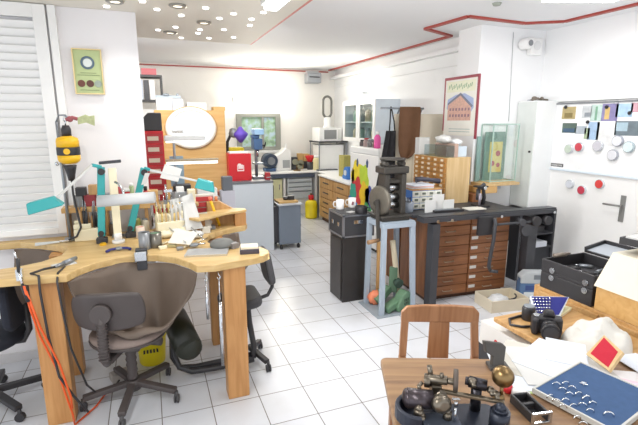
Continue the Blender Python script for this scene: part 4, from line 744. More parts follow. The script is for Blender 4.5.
G().lathe([(.03,-.01),(.13,0),(.135,.012),(.135,.028),(.12,.035),(.03,.04)], (-.115,-.02,.18), (-1,-.25,0), 32).out('gear_wheel', mat('gear_iron','#6a655c',.5,.5,var=.2,scale=30), t)
G().cyl((-.15,-.03,.17),(-.19,-.05,.16),.025).bar((-.185,-.07,.20),(-.185,-.12,-.17),.035,.016).out('crank_arm', IRON, t, bev=.004)
G().cyl((-.185,-.12,-.16),(-.30,-.14,-.165),.016,.02).out('crank_handle', mat('crank_wood','#8a6a4a',.5), t)
# things at the foot of the stand
t = thing('machine_case', 'green cast machine with a lettered side lying under the mill stand', 'machine', (2.10,3.46,.0105), R(12))
T = Matrix.Translation((.02,-.03,.0)) @ Euler((0,R(-10),0)).to_matrix().to_4x4()
G().prism([(-.10,.02),(.06,-.0),(.10,.04),(.08,.16),(.03,.19),(-.03,.16),(-.10,.07)], .03, .13, T @ XZ).out('housing', GREEN, t, bev=.012)
G().bar((-.19,-.09,.03),(-.02,-.09,.09),.09,.06).bar((.02,.04,.12),(.05,.07,.36),.08,.06).bar((-.16,.08,.05),(.0,.08,.16),.1,.07).out('arm', GREEN, t, bev=.01)
G().cyl((.055,.04,.22),(.055,-.02,.21),.045).out('knob', mat('green_dark','#3f564a',.5), t)
g = G()
for k, (dx, dz) in enumerate([(-.02,.11),(.0,.112),(.02,.115),(-.02,.075),(.0,.078),(.02,.08)]):
    g.box(dx+.005,dx+.012,-.164,-.1605,dz-.012,dz+.012); g.box(dx+.012,dx+.018,-.164,-.1605,dz+(-.012 if k % 2 else .004),dz+(-.006 if k % 2 else .012))
g.out('cast_lettering', mat('letter_dark','#2f3f36',.6), t)
solo(G().sph((0,0,.07),.075,(1,.7,.95),16,.12), 'plastic_bag', 'crumpled orange and white plastic bag behind the green machine', 'bag', mat('orange_white','#e9825f',.5,var=.5,scale=14), (1.945,3.55,.0105))
solo(G().cyl((0,0,0),(-.07,.05,.62),.026,n=20), 'paper_roll', 'cream paper roll leaning inside the mill stand', 'roll', mat('roll_cream','#ddd0b4',.7), (2.19,3.50,.0105))
boxthing('wooden_board', 'ochre board standing on edge behind the mill stand legs', 'board', OAK, (.10,.03,.6), (2.05,3.63,.0105))
# ================================================================ plan chest
CR = R(-3.5); CO = (2.435,3.43,0)
t = thing('plan_chest', 'brown chest of sixteen shallow drawers with white tags on the tiled floor', 'chest', CO, CR)
bx(0,.955,.02,.54,.04,.865).out('body', BROWNS, t, bev=.003); bx(.02,.93,.04,.53,0,.04).out('plinth', mat('plinth_dark','#4a2e1c',.6), t); bx(-.18,.965,-.015,.56,.8655,.895).out('worktop', BLACKM, t, bev=.004)
for c in range(2):
    for k in range(8):
        x0 = .012+c*.47; z0 = .05+k*.1015; o = bx(x0,x0+.455,.0,.0195,z0,z0+.096).out('drawer', BROWNW, t, bev=.003)
        bx(x0+.012,x0+.085,-.004,-.0005,z0+.045,z0+.075).out('paper_tag', PAPER, o)
        G().tube([(x0+.18,-.0005,z0+.05),(x0+.18,-.018,z0+.046),(x0+.28,-.018,z0+.046),(x0+.28,-.0005,z0+.05)], .004).out('handle', mat('bronze_pull','#b3a48e',.35,.5), o)
# draw bench in front of the chest
t = thing('draw_bench', 'black iron draw bench with a long beam and crank in front of the brown chest', 'draw bench', (3.0,3.28,0), R(-3.0))
bx(-.74,.78,-.06,.06,.85,.895).out('beam', BLACKM, t, bev=.005); bx(-.74,.78,-.05,.05,.896,.905).out('beam_rail', mat('rail_dark','#3c3e44',.35,.4), t)
for x, wd in ((-.63,.075),(.46,.11)): 
    bx(x,x+wd,-.05,.05,0,.829).out('leg', BLACKM, t, bev=.004); bx(x-.02,x+wd+.02,-.075,.055,0.0,.02).out('foot', BLACKM, t) if x > 0 else None
bx(-.18,-.02,-.11,-.071,.70,.88).out('gear_box', BLACK, t, bev=.008)
G().cyl((-.02,-.12,.80),(.40,-.12,.80),.012).cyl((.36,-.135,.72),(.36,-.105,.72),.06).cyl((.30,-.07,.80),(.30,-.14,.80),.035).out('drive_shaft', BLACKM, t)
G().tube([(-.02,-.115,.86),(-.02,-.135,.82),(-.03,-.14,.66),(-.055,-.14,.48),(-.06,-.14,.40),(-.04,-.14,.36)], .017).cyl((-.04,-.14,.355),(.03,-.16,.345),.016).out('crank', BLACKM, t)
g = G()
for x in (-.6,-.45,.1,.74): g.cyl((x,-.075,.862),(x,-.0705,.862),.014)
g.out('bolt', STEEL, t)
G().cyl((.50,-.11,.79),(.50,-.0505,.79),.05).out('pulley', BLACK, t); G().cyl((.64,-.11,.79),(.64,-.0605,.79),.045).out('pulley', BLACK, t)
WT = .8955
def W(px, py, z=WT): return GZ(px, py, z)
def lp(x, y):    # chest-top point from chest-local x, y
    v = Matrix.Rotation(CR,4,'Z') @ Vector((x-.075,y,0)); return (CO[0]+v.x, CO[1]+v.y)
# blue and white drawers with magazines
q = lp(.16,.30)
t = thing('drawer_block', 'blue sided block of white small drawers on the chest', 'drawer unit', (q[0],q[1],WT), CR)
bx(-.17,.17,-.1,.16,0,.19).out('body', BLUE, t, bev=.003); bx(-.165,.17,-.105,.16,.191,.205).out('wooden_top', OAK, t)
for r_ in range(3):
    for c in range(4):
        x0 = -.162+c*.082; z0 = .008+r_*.061; o = bx(x0,x0+.077,-.112,-.1005,z0,z0+.055).out('drawer', mat('drawer_white','#e3e2d8',.5), t, bev=.002); bx(x0+.022,x0+.055,-.122,-.1125,z0+.022,z0+.042).out('pull', mat('pull_grey','#6d7468',.5), o)
for i, (m, lb) in enumerate([(mat('mag_grey','#c9ccd2',.4),'grey magazine at the bottom of the pile on the blue drawer block'),(mat('mag_red','#d9b4b0',.4),'pinkish magazine in the middle of the pile on the blue drawer block'),(PAPERB,'pale magazine topmost on the blue drawer block')]): boxthing('magazine', lb, 'magazine', m, (.24,.2,.011), (q[0]-.03,q[1]+.02,WT+.2055+i*.0117), CR+R(4*i-3), bev=.001)
t = thing('telephone', 'dark grey handset lying across the magazines by the small oak cabinet', 'handset', (q[0]+.06,q[1]+.0,WT+.241)); G().tube([(-.11,.04,.035),(-.06,.03,.045),(.03,0,.035),(.13,-.03,.02)], .026, taper=[1.2,.9,.8,1.1]).out('handset', mat('handset_grey','#3d3c4a',.4), t)
t = thing('storage_cabinet', 'brown cabinet standing directly behind the brown plan chest', 'cabinet', (2.9,4.2,0)); bx(2.47,3.33,4.03,4.45,0,.86).out('body', BROWNS, t, w=True, bev=.003); bx(2.46,3.335,4.02,4.46,.861,.8945).out('top', BLACKM, t, w=True)
# oak multi-drawer cabinet
t = thing('oak_cabinet', 'oak cabinet of many tiny drawers with a plain pale side on the chest', 'drawer unit', (2.86,3.78,WT))
w0, w1, y0, y1, z1 = 0, .31, 0, .60, .485
bx(.012,w1,y0,y1,0,z1).out('body', OAKL, t, bev=.003)
for c in range(5):
    for r_ in range(9):
        ya = y0+.012+c*.1165; za = .012+r_*.0525; o = bx(-.004,.0115,ya,ya+.11,za,za+.047).out('drawer', mat('drawer_oak','#b5803f',.45), t, bev=.002); bx(-.009,-.0045,ya+.035,ya+.075,za+.012,za+.035).out('label_plate', mat('plate_cream','#e6dcc6',.4), o)
for i, (x, y, sx, sy, h, m, lb, rz) in enumerate([(.06,.22,.1,.4,.12,CLEARP,'clear plastic box on top of the oak cabinet, left one',0),(.23,.2,.12,.3,.11,mat('blue_tub','#c8d6e2',.3),'pale blue plastic tub on top of the oak cabinet, right one',0)]):
    boxthing('plastic_box', lb, 'box', m, (sx,sy,h), (2.86+x,3.78+y,WT+z1+.001), rz)
boxthing('parcel', 'brown parcel between the plastic tubs on the oak cabinet', 'parcel', mat('parcel_brown','#b79c8e',.7), (.05,.34,.14), (2.86+.14,3.98,WT+z1+.001))
boxthing('carton', 'white carton at the far end of the oak cabinet top', 'box', PAPER, (.14,.08,.19), (2.93,4.33,WT+z1+.001))
solo(G().sph((0,0,.04),.085,(.9,1.3,.5),14,.18), 'plastic_bag', 'crumpled clear bag on top of the left plastic box', 'bag', mat('clear_bag','#dcdcd8',.3), (2.95,3.98,WT+z1+.142))
solo(G().sph((0,0,.035),.07,(.9,1.3,.55),14,.18), 'plastic_bag', 'crumpled white bag on the pale blue tub', 'bag', mat('white_bag','#eef0f0',.4), (3.10,3.98,WT+z1+.113))
# white cards, bits on the worktop
q = lp(.20,.06)
for i, (dx, dy, w_, h_, rz, lb) in enumerate([(-.09,0,.12,.12,.1,'white card standing on the chest, leftmost of three'),(.02,.03,.12,.165,-.1,'white card standing on the chest, tallest in the middle'),(.12,0,.13,.11,.12,'white card standing on the chest, right of three')]):
    solo(bx(-w_/2,w_/2,-.01,.0,0,h_), 'card', lb, 'card', PAPER, (q[0]+dx,q[1]+dy,WT), CR+rz)
q = lp(-.08,.13); t = thing('plastic_cup', 'smoky plastic container at the left end of the chest worktop', 'container', (q[0],q[1],WT)); G().lathe([(.045,0),(.05,.005),(.052,.1),(.047,.1),(.044,.01)]).out('body', mat('smoke_plastic','#8e96a2',.2), t)
for k in range(4): G().cyl((.01*k-.015,0,.012),(.02*k-.03,.01,.14),.005).out('rod', BLACK, t)
q = lp(-.06,.28); solo(G().sph((0,0,.06),.10,(.8,1,.62),14,.12), 'cloth', 'pale blue plastic sheet heaped at the back left of the chest worktop', 'cloth', mat('blue_sheet','#cfdcec',.3), (q[0],q[1],WT))
q = lp(.32,.02); t = thing('tool_tray', 'black shallow tray on the chest worktop in front of the white cards', 'tray', (q[0]-.02,q[1]+.01,WT), CR); bx(-.16,.16,-.03,.03,0,.02).out('tray', BLACK, t, bev=.003); bx(-.14,.12,-.02,.02,.0205,.028).out('steel_strip', GREYM, t)
q = lp(.62,.06); boxthing('paper_stack', 'flat cream papers on the chest worktop near the microscope', 'papers', mat('cream_paper','#d9d6cc',.7), (.2,.12,.012), (q[0],q[1],WT), CR)
q = lp(.76,.16)
t = thing('microscope', 'black microscope standing on the right end of the chest', 'microscope', (q[0],q[1],WT), CR)
bx(-.06,.07,-.07,.07,0,.02).out('base', BLACK, t, bev=.005); G().tube([(.03,0,.02),(.045,0,.09),(.03,0,.17),(.0,0,.2)], .018).out('arm', BLACK, t); G().cyl((-.03,0,.07),(-.03,0,.18),.022).cyl((-.03,0,.18),(-.01,-.06,.24),.018).out('tube', BLACKM, t); G().cyl((-.03,-.03,.021),(-.03,-.03,.14),.014).out('bright_tube', mat('scope_grey','#9c94a0',.3,.5), t); bx(-.07,.06,-.04,.04,.20,.215).out('head', BLACK, t, bev=.004); G().cyl((.0,-.05,.2),(.0,-.07,.2),.018).out('knob', STEEL, t)
# glass case on a wall bracket --------------------------------------------
t = thing('wall_bracket', 'orange brown wooden shelf block fixed to the column under the glass case', 'shelf', (3.6,3.998,1.05)); bx(3.37,3.85,3.76,3.999,1.055,1.085).out('board', OAKL, t, w=True, bev=.003); bx(3.30,3.52,3.74,3.98,.985,1.054).out('drawer_box', PANELW, t, w=True, bev=.004)
t = thing('display_case', 'upright glass case with a yellow and red picture on the wooden shelf block', 'display case', (3.66,3.87,1.0855))
x0, x1, y0, y1, z0, z1 = 3.46,3.82,3.80,3.99,1.086,1.72
g = G()
for x in (x0,x1-.01):
    for y in (y0,y1-.01): g.box(x,x+.01,y,y+.01,z0+.02,z1-.01)
for z in (z0+.01,z1-.005): g.box(x0,x1,y0,y0+.01,z,z+.01).box(x0,x1,y1-.01,y1,z,z+.01).box(x0,x0+.01,y0+.01,y1-.01,z,z+.01).box(x1-.01,x1,y0+.01,y1-.01,z,z+.01)
g.out('frame', mat('glass_edge','#a9c4ba',.25), t, w=True)
bx(x0+.01,x1-.01,y0+.002,y0+.006,z0+.02,z1-.005).out('front_glass', GLASS, t, w=True); bx(x0+.002,x0+.006,y0+.01,y1-.01,z0+.02,z1-.005).out('side_glass', GLASS, t, w=True); bx(x0,x1,y0,y1,z0,z0+.0095).out('base', OAKL, t, w=True)
t = thing('picture', 'yellow sheet with red marks on a grey green mount inside the glass case', 'picture', (3.64,3.95,1.096)); bx(-.15,.13,0,.008,0,.54).out('mount', mat('mount_green','#7f9a92',.6), t); bx(-.08,.10,-.004,-.0005,.09,.43).out('sheet', mat('sheet_yellow','#d8c984',.6), t)
for x, z, r in ((.04,.3,.032),(-.03,.19,.03),(.05,.17,.026)): G().cyl((x,-.0045,z),(x,-.007,z),r).out('red_mark', mat('mark_red','#b4606a',.6), t)
boxthing('notice_card', 'white card with a small grey print under the wooden shelf block', 'card', PAPERB, (.12,.004,.07), (3.75,3.9975,.98), bev=0)
boxthing('picture', 'big grey green board leaning beside the glass case', 'board', mat('mount_teal','#88a5a0',.6), (.05,.02,.50), (3.425,3.97,1.0865))
boxthing('wooden_box', 'brown wooden box standing behind the microscope', 'box', BROWNS, (.12,.2,.085), (3.27,3.86,WT))
# calendar ---------------------------------------------------------------------
t = thing('calendar', 'wall calendar of a drawn timber house in a red frame on the column', 'calendar', (3.35,4.25,1.6))
def cb(y0,y1,z0,z1,d=.01,x=3.368): return bx(x-d,x,y0,y1,z0,z1)
ya, yb, za, zb = 3.98,4.53,1.59,2.22
cb(ya,yb,za,zb).out('sheet', mat('cal_paper','#f4f3ea',.7), t, w=True)
g = cb(ya-.03,ya,za-.03,zb+.03,.014); g.box(3.354,3.368,yb,yb+.02,za+.05,zb+.03).box(3.354,3.368,ya,yb,zb,zb+.03); g.out('frame', mat('crimson_frame','#9c4652',.5), t, w=True)
cb(ya+.03,yb-.03,zb-.14,zb-.02,.0105).out('title_band', mat('band_cream','#eff0d8',.7), t, w=True)
g = G(); 
for k in range(14): y = yb-.07-k*.03; g.obox((3.3572,y,zb-.08+.012*math.sin(k*2.1)), (.001,.012,.045), (R(15),0,0))
g.out('title_lettering', mat('cal_green','#8fb08a',.7), t, w=True)
YZC = Matrix(((0,0,1,0),(1,0,0,0),(0,1,0,0),(0,0,0,1)))
G().prism([(ya+.04,1.90),(ya+.10,1.83),(yb-.10,1.83),(yb-.04,1.9),(yb-.05,2.0),(yb-.2,2.05),(ya+.2,2.06),(ya+.05,2.0)], 3.3570, 3.3578, YZC).out('sky_wash', mat('cal_blue','#aebde0',.7,var=.15,scale=8), t, w=True)
G().prism([(ya+.08,1.76),(yb-.06,1.76),(yb-.06,1.93),(yb-.14,2.0),(ya+.27,2.04),(ya+.08,1.93)], 3.3560, 3.3568, YZC).out('house_walls', mat('cal_house','#d9b0a0',.7,var=.3,scale=40), t, w=True)
G().prism([(ya+.05,1.92),(ya+.27,2.07),(yb-.06,1.96),(yb-.06,1.935),(ya+.27,2.04),(ya+.07,1.90)], 3.3550, 3.3558, YZC).out('house_roof', mat('cal_roof','#7d8296',.7), t, w=True)
g = G()
for z in (1.80,1.87): 
    for k in range(7): g.box(3.3550,3.3558,ya+.1+k*.054,ya+.13+k*.054,z,z+.03)
g.out('house_windows', mat('cal_win','#9a7a86',.7), t, w=True)
g = G()
for z in (1.66,1.63): g.box(3.3565,3.3575,ya+.08,yb-.1,z,z+.008)
g.out('text_lines', mat('cal_text','#b9c7c2',.7), t, w=True)
# white corner cabinet, camera, siren, items -----------------------------------
t = thing('corner_cabinet', 'tall narrow white cabinet hung in the corner beside the door', 'cabinet', (4.1,3.86,.78))
bx(3.965,4.275,3.72,3.995,.78,1.97).out('body', WHITEM, t, w=True, bev=.006); bx(3.953,3.9645,3.725,3.99,.79,1.96).out('door', mat('shaded_gloss_white','#d9dedb',.15), t, w=True, bev=.003); G().cyl((3.953,3.76,1.42),(3.94,3.76,1.42),.012).out('lock', BLACK, t, w=True)  # door greyer than the body: its shading is put into the colour
t = thing('dried_plant', 'small brown and silver metal bits lying on top of the white corner cabinet', 'ornament', (4.1,3.85,1.9705)); G().tube([(-.1,0,.012),(-.04,-.03,.03),(.03,.02,.025),(.12,-.02,.012)], .012).sph((-.06,0,.035),.025,(1.3,1,.7)).sph((.05,0,.03),.02).out('bits', mat('bits_brown','#7d7468',.5,.3), t); G().tube([(-.12,.03,.01),(0,.05,.02),(.13,.04,.012)], .008).out('silver_rod', STEEL, t)
t = thing('security_camera', 'round white security camera high on the wall beside the red ceiling line', 'camera', (3.93,3.995,2.58)); G().lathe([(.05,0),(.06,.02),(.06,.1),(.045,.13)], (0,0,0), (0,-1,0)).out('housing', WHITE, t); G().cyl((0,-.131,0),(0,-.135,0),.032).out('lens', mat('lens_grey','#8f9296',.2,.3), t)
t = thing('alarm_siren', 'white square alarm box beside the round security camera', 'alarm', (4.09,3.995,2.56)); bx(-.08,.08,-.07,0,-.09,.09).out('case', WHITE, t, bev=.012); G().cyl((0,-.0705,.01),(0,-.074,.01),.05).out('grille', mat('grille','#e2e2e2',.5), t)
t = thing('loudspeaker', 'small grey loudspeaker box in the far ceiling corner', 'speaker', (3.12,8.40,2.60)); bx(-.17,.12,-.1,.098,-.12,.07).out('case', mat('speaker_grey','#a9adb3',.5), t, bev=.02); bx(-.13,.08,-.106,-.1005,-.02,.0).out('slot', BLACKM, t); bx(-.15,.1,.0,.098,.071,.11).out('bracket', mat('speaker_bracket','#d6d7d8',.5), t)
solo(G().cyl((0,0,-.02),(0,0,0),.03,.04), 'smoke_detector', 'tiny round detector on the ceiling near the red line', 'detector', mat('detector_grey','#9aa095',.5), (GZ(497,3,H).x,GZ(497,3,H).y,H-.0005))
# black open shelf box in the corner
t = thing('shelf_unit', 'black open shelf unit of papers below the white corner cabinet', 'shelf', (3.98,3.80,0))
X0, X1, Y0, Y1 = 3.72,4.25,3.58,3.98
bx(X0,X0+.03,Y0,Y1,0,.77).box(X1-.03,X1,Y0,Y1,0,.77).box(X0+.03,X1-.03,Y1-.02,Y1,0,.77).box(X0+.03,X1-.03,Y0,Y1-.02,.74,.77).box(X0+.03,X1-.03,Y0,Y1-.02,.50,.52).box(X0+.03,X1-.03,Y0,Y1-.02,.34,.36).box(X0+.03,X1-.03,Y0+.02,Y1-.02,0,.34).out('carcass', BLACKM, t, w=True)
boxthing('paper_stack', 'stack of white papers in the black shelf unit', 'papers', PAPERB, (.36,.3,.06), (3.96,3.72,.3605)); boxthing('machine_box', 'dark flat device on the upper board of the black shelf unit', 'device', BLACK, (.3,.25,.07), (3.98,3.74,.5205))
boxthing('folder', 'grey folder leaning between the brown chest and the draw bench post', 'folder', mat('folder_grey','#c9c9c4',.6), (.05,.2,.5), (3.50,3.62,.0))
t = thing('tool_case', 'blue grey plastic case with green print and clear handle on the tiles by the chest', 'case', (3.51,3.08,0), R(-24))
G().prism([(-.19,0),(.19,0),(.19,.25),(.14,.30),(-.14,.30),(-.19,.25)], -.05, .05, XZ).out('body', mat('case_blue','#56749c',.5), t, bev=.012)
G().prism([(-.19,.19),(.19,.19),(.19,.255),(.14,.305),(-.14,.305),(-.19,.255)], -.056, .056, XZ).out('lid', mat('case_grey','#b3b8bb',.5), t, bev=.01); bx(-.07,.07,-.058,-.0565,.235,.28).out('handle_recess', mat('case_dark','#6f767c',.5), t)
for x, z, w_, h_, m in ((-.14,.12,.12,.05,mat('case_navy','#3b4f86',.5)),(.03,.04,.14,.1,mat('case_green','#a9c58a',.5)),(-.15,.05,.12,.05,mat('case_white','#d7dde0',.5)),(.03,.145,.1,.03,MC['case_white'])): bx(x,x+w_,-.0535,-.0505,z,z+h_).out('printed_panel', m, t)
t = thing('carton', 'open cream carton of bagged parts on the tiles before the chest', 'box', (3.08,3.10,0), R(-8))
bx(-.20,.20,-.14,.14,0,.01).box(-.20,.20,-.14,-.13,.01,.115).box(-.20,.20,.13,.14,.01,.115).box(-.20,-.19,-.13,.13,.01,.115).box(.19,.20,-.13,.13,.01,.115).out('carton', mat('carton_cream','#d5cbb6',.7), t)
solo(G().sph((0,0,.05),.09,(1.2,.9,.6),14,.15), 'plastic_bag', 'bag of white and dark parts inside the open cream carton', 'bag', mat('parts_bag','#d2d4d6',.4,var=.3,scale=20), (3.04,3.11,.0105))
t = thing('cable_coil', 'black coiled cable in the open cream carton', 'cable', (3.18,3.08,.0105)); G().tube([(.05*math.cos(a*.5),.04*math.sin(a*.5),.015+.006*a) for a in range(14)], .008).out('coil', BLACK, t)
# magnet board on the door --------------------------------------------------------
t = thing('magnet_board', 'white magnet board with a rolled lower edge on the upper half of the door', 'board', (WD-.031,3.3,1.3))
bx(WD-.036,WD-.031,2.70,3.80,1.24,1.93).out('sheet', mat('board_white','#f4f5f6',.3), t, w=True); bx(WD-.05,WD-.031,2.69,3.81,1.215,1.2395).out('lower_rail', LBLUE, t, w=True, bev=.005); bx(WD-.05,WD-.031,2.69,3.81,1.931,1.945).out('upper_rail', mat('rail_darkgrey','#7a7d82',.4), t, w=True)
bx(WD-.037,WD-.0365,3.56,3.72,1.255,1.29).out('nameplate', BLACK, t, w=True)
g = G()
for k in range(9): 
    y = 3.71-k*.016; g.box(WD-.0385,WD-.0372,y-.009,y,1.262,1.283)
g.out('nameplate_lettering', PAPER, t, w=True)
BX = WD-.0365
def flat(name, label, cat, c, px0, py0, px1, py1, extra=None):
    a, b = GX(px0,py0,BX), GX(px1,py1,BX); y0, y1 = sorted((a.y,b.y)); z0, z1 = sorted((a.z,b.z))
    t = thing(name, label, cat, (BX,(y0+y1)/2,z0)); bx(BX-.003,BX,y0,y1,z0,z1).out('print', mat('photo_'+c[1:], c, .4, var=.35, scale=16), t, w=True)
    if extra: bx(BX-.004,BX-.0031,y0+(y1-y0)*extra[1],y0+(y1-y0)*extra[2],z0+(z1-z0)*extra[3],z0+(z1-z0)*extra[4]).out('motif', mat('photo_'+extra[0][1:], extra[0], .5, var=.2, scale=20), t, w=True)
flat('photograph','tan photograph at the top left of the magnet board','photo','#b9a878',563,107,575,119,('#8a7a4a',.2,.8,.1,.5))
flat('photograph','pale grey photograph, second in the top row of the board','photo','#c9cdd0',583,106,591,118,('#8f959c',.1,.7,.1,.45))
flat('photograph','green and white photograph in the top row of the board','photo','#c3d8d2',592,105,601,121,('#7da890',.4,.6,.05,.9))
flat('postcard','mauve postcard with a yellow streak in the top row of the board','postcard','#8c86b0',603,104,617,121,('#d6b878',.5,.8,.1,.8))
flat('photograph','sky blue photograph at the top right of the board','photo','#aecbe8',617,104,632,117)
flat('photograph','pinkish photograph at the right end of the board top row','photo','#c9a0ac',632,103,644,112)
flat('photograph','dark green landscape photograph at the left of the second row','photo','#5c6f66',563,123,576,133,('#46607a',.1,.9,.05,.45))
flat('photograph','small grey car photograph beside the green landscape','photo','#b4bdc6',576,126,586,134)
flat('photograph','slim pale blue photograph below the middle of the board','photo','#a9c3e0',589,122,598,140)
flat('photograph','green reed photograph left of the slim blue one','photo','#a8b99a',585,128,589,139)
flat('postcard','large dark grey postcard at the right of the second row','postcard','#6f7c84',616,121,640,136,('#a9c0cc',.5,.95,.3,.9))
flat('paper_sheet','white sheet with dark dots in the middle of the board','paper','#eceef0',598,122,614,146)
def magnet(px, py, r, c, label, rim='#d9dde2', x=BX, cat='magnet'):
    p = GX(px,py,x); t = thing('round_tin', label, 'tin lid', (x-.0045,p.y,p.z)); r *= 1.2
    G().lathe([(r*.95,0),(r,.004),(r,.022),(r*.93,.026)], (0,0,0), (-1,0,0), 28).out('rim', mat('rim_'+rim[1:], rim, .25, .5), t); G().cyl((-.0265,0,0),(-.029,0,0),r*.86,n=28).out('face', mat('lid_'+c[1:], c, .3, var=.12, scale=40), t)
magnet(570,149,.040,'#c5d2c4','pale green round tin on the board, leftmost of its row')
magnet(580.5,147,.040,'#cf4f5c','red round tin on the board beside the pale green one')
magnet(599,146,.045,'#c9c7cf','grey round tin on the middle of the board')
magnet(619,141,.045,'#dfe1e8','white round tin on the right of the board, upper one',rim='#b9bec8')
magnet(630,147,.045,'#d3e3e6','pale blue round tin at the right end of the board',rim='#b0c0c6')
magnet(614,155,.045,'#dcdde3','white round tin on the board, lower of the two white ones',rim='#b4b8c2')
DX = WD-.0305
magnet(571,184,.040,'#d5d9e2','white round tin on the door below the board',x=DX+.004)
magnet(583,190,.040,'#c8475a','pinkish red round tin on the door, lowest of the three',x=DX+.004)
magnet(601,184,.040,'#d64a48','red round tin on the door, right of the three',x=DX+.004)
for i, (px, py) in enumerate([(566,107),(607,107),(630,113),(588,122)]):
    p = GX(px,py,BX-.0045); solo(G().cyl((-.012,0,0),(0,0,0),.017), 'button_magnet', 'black button magnet holding '+['the tan photograph','the mauve postcard','the sky blue photograph','the slim pale blue photograph'][i], 'magnet', BLACK, (BX-.0045,p.y,p.z))
# ================================================================ foreground table, chair, lathe
TR = R(-22.5); TO = Vector((.87,1.53,0))
def tw(x, y, z=.75): v = Matrix.Rotation(TR,4,'Z') @ Vector((x,y,0)); return (TO.x+v.x, TO.y+v.y, z)
t = thing('work_table', 'worn brown wooden table in the foreground under the watchmaker lathe', 'table', TO, TR)
G().prism(rrect(0,1.15,-.85,0,.03), .722, .75).out('tabletop', TABLEW, t, bev=.006)
bx(.04,1.11,-.81,-.04,.64,.7215).out('apron', CHAIRW, t)
for x in (.04,1.06):
    for y in (-.81,-.09): bx(x,x+.05,y,y+.05,0,.6395).out('leg', CHAIRW, t, bev=.003)
# chair
ch = GY(443,306,2.02)
t = thing('wooden_chair', 'brown wooden chair with a broad splat behind the foreground table', 'chair', (1.445,1.88,0), TR)
HW = .215; TOPZ = .75
for s in (-1,1): G().bar((s*(HW-.005),.015,0),(s*(HW-.012),0,.45),.04,.038,up=(0,1,0)).bar((s*(HW-.012),0,.4505),(s*(HW-.022),.02,TOPZ-.09),.040,.03,up=(0,1,0)).out('back_leg', CHAIRW, t, bev=.005)
cr = [(-HW,TOPZ-.10),(-HW,TOPZ-.04),(-HW+.03,TOPZ-.008),(-.08,TOPZ),(.08,TOPZ),(HW-.03,TOPZ-.008),(HW,TOPZ-.04),(HW,TOPZ-.10),(HW-.05,TOPZ-.10),(0,TOPZ-.098),(-HW+.05,TOPZ-.10)]
G().prism(cr, -.034, -.006, XZ).out('crest_rail', CHAIRW, t, bev=.006)
G().prism([(-.06,.43),(.06,.43),(.055,TOPZ-.0985),(-.055,TOPZ-.0985)], -.026, -.010, XZ).out('splat', CHAIRW, t, bev=.003)
G().prism(rrect(-.2,.2,-.36,-.005,.04), .395, .42).out('seat', CHAIRW, t, bev=.006)
for s in (-1,1): G().bar((s*.17,-.33,0),(s*.17,-.33,.394),.035,.035,up=(0,1,0)).out('front_leg', CHAIRW, t, bev=.004)
G().bar((-.16,.01,.25),(.16,.01,.25),.02,.03).bar((-.17,-.31,.2),(-.17,-.01,.2),.02,.03).bar((.17,-.31,.2),(.17,-.01,.2),.02,.03).out('stretcher', CHAIRW, t)
# lathe ---------------------------------------------------------------------
LO = GZ(448,416,.75); LR = R(-21)
t = thing('watchmaker_lathe', 'antique blackened steel watchmakers machine with a brass ball on the foreground table', 'lathe', (LO.x,LO.y,.7505), LR); t.scale = (1,1,.86)
DK = mat('japanned_iron','#2e3340',.35,.3,var=.2,scale=30); OLD = mat('old_steel','#7c7468',.3,.85,var=.3,scale=40)
G().prism(rrect(-.165,.165,-.13,.045,.03), 0, .022).out('base', DK, t, bev=.006)
G().prism([(x,y) for x, y in arc(-.115,-.03,.075,90,270,12)]+[(x,y) for x, y in arc(-.115,-.03,.058,270,90,12)], .022, .075).out('cradle', DK, t, bev=.004)
bx(-.105,.02,-.10,-.02,.0225,.035).out('bed_plate', mat('bluish_iron','#596170',.35,.5), t, bev=.003)
G().cyl((-.145,-.005,.085),(-.06,-.015,.085),.038,.034,n=24).sph((-.145,-.005,.085),.036,(.5,1,1)).out('motor_drum', mat('drum_dark','#4a4348',.3,.6,var=.2), t)
G().lathe([(.02,0),(.032,.004),(.034,.02),(.028,.03),(.015,.034)], (-.045,-.04,.095), (.25,-1,.2), 24).cyl((-.06,-.0,.06),(-.03,-.03,.12),.016).cyl((-.02,-.03,.05),(-.025,-.04,.10),.014).out('gear_head', OLD, t)
for x, y, z, r in ((-.115,-.05,.06,.016),(-.105,-.055,.036,.012),(-.02,-.055,.05,.014),(-.075,-.03,.08,.014)): G().cyl((x,y,z-.014),(x,y,z+.014),r).sph((x,y,z+.016),r*.8).out('thumb_screw', OLD, t)
G().bar((-.03,.01,.105),(.165,-.055,.105),.016,.012).bar((-.03,.025,.095),(.15,-.03,.095),.01,.012).out('slide_bar', mat('bronze_bar','#8c8170',.3,.8,var=.2), t, bev=.002)
G().cyl((-.06,.05,.13),(.0,.03,.135),.018).cyl((-.0,.03,.135),(.03,.02,.135),.013).cyl((-.075,.055,.12),(-.055,.05,.12),.027).box(-.055,-.02,.02,.06,.022,.115).out('headstock', OLD, t, bev=.003)
G().cyl((-.05,.06,.13),(-.055,.07,.175),.009).cyl((-.02,.03,.14),(-.02,.035,.165),.007).out('lever', OLD, t); G().tube([(-.085,.04,.12),(-.1,.03,.11),(-.095,.02,.10)],.007).out('lever', OLD, t)
G().cyl((.020,.028,.14),(.034,.024,.14),.042,n=28).out('grinding_wheel', mat('wheel_grey','#5d544e',.6,.2,var=.2), t)
G().cyl((.0,-.07,.0225),(.0,-.07,.10),.004).cyl((.0,-.07,.10),(.0,-.07,.125),.006).bar((-.012,-.07,.13),(.012,-.07,.13),.012,.006).out('spindle', STEEL, t)
G().cyl((.07,.02,.14),(.125,.0,.135),.022).cyl((.06,.025,.14),(.072,.02,.14),.016).cyl((.095,.01,.0225),(.095,.01,.12),.018).out('tailstock', mat('dark_steel','#3c3a40',.3,.7,var=.2), t)
for x, y, z in ((.075,.0,.155),(.135,-.01,.125),(.15,-.02,.115)): G().sph((x,y,z),.014).cyl((x,y,z),(x,y-.02,z-.01),.008).out('thumb_screw', OLD, t)
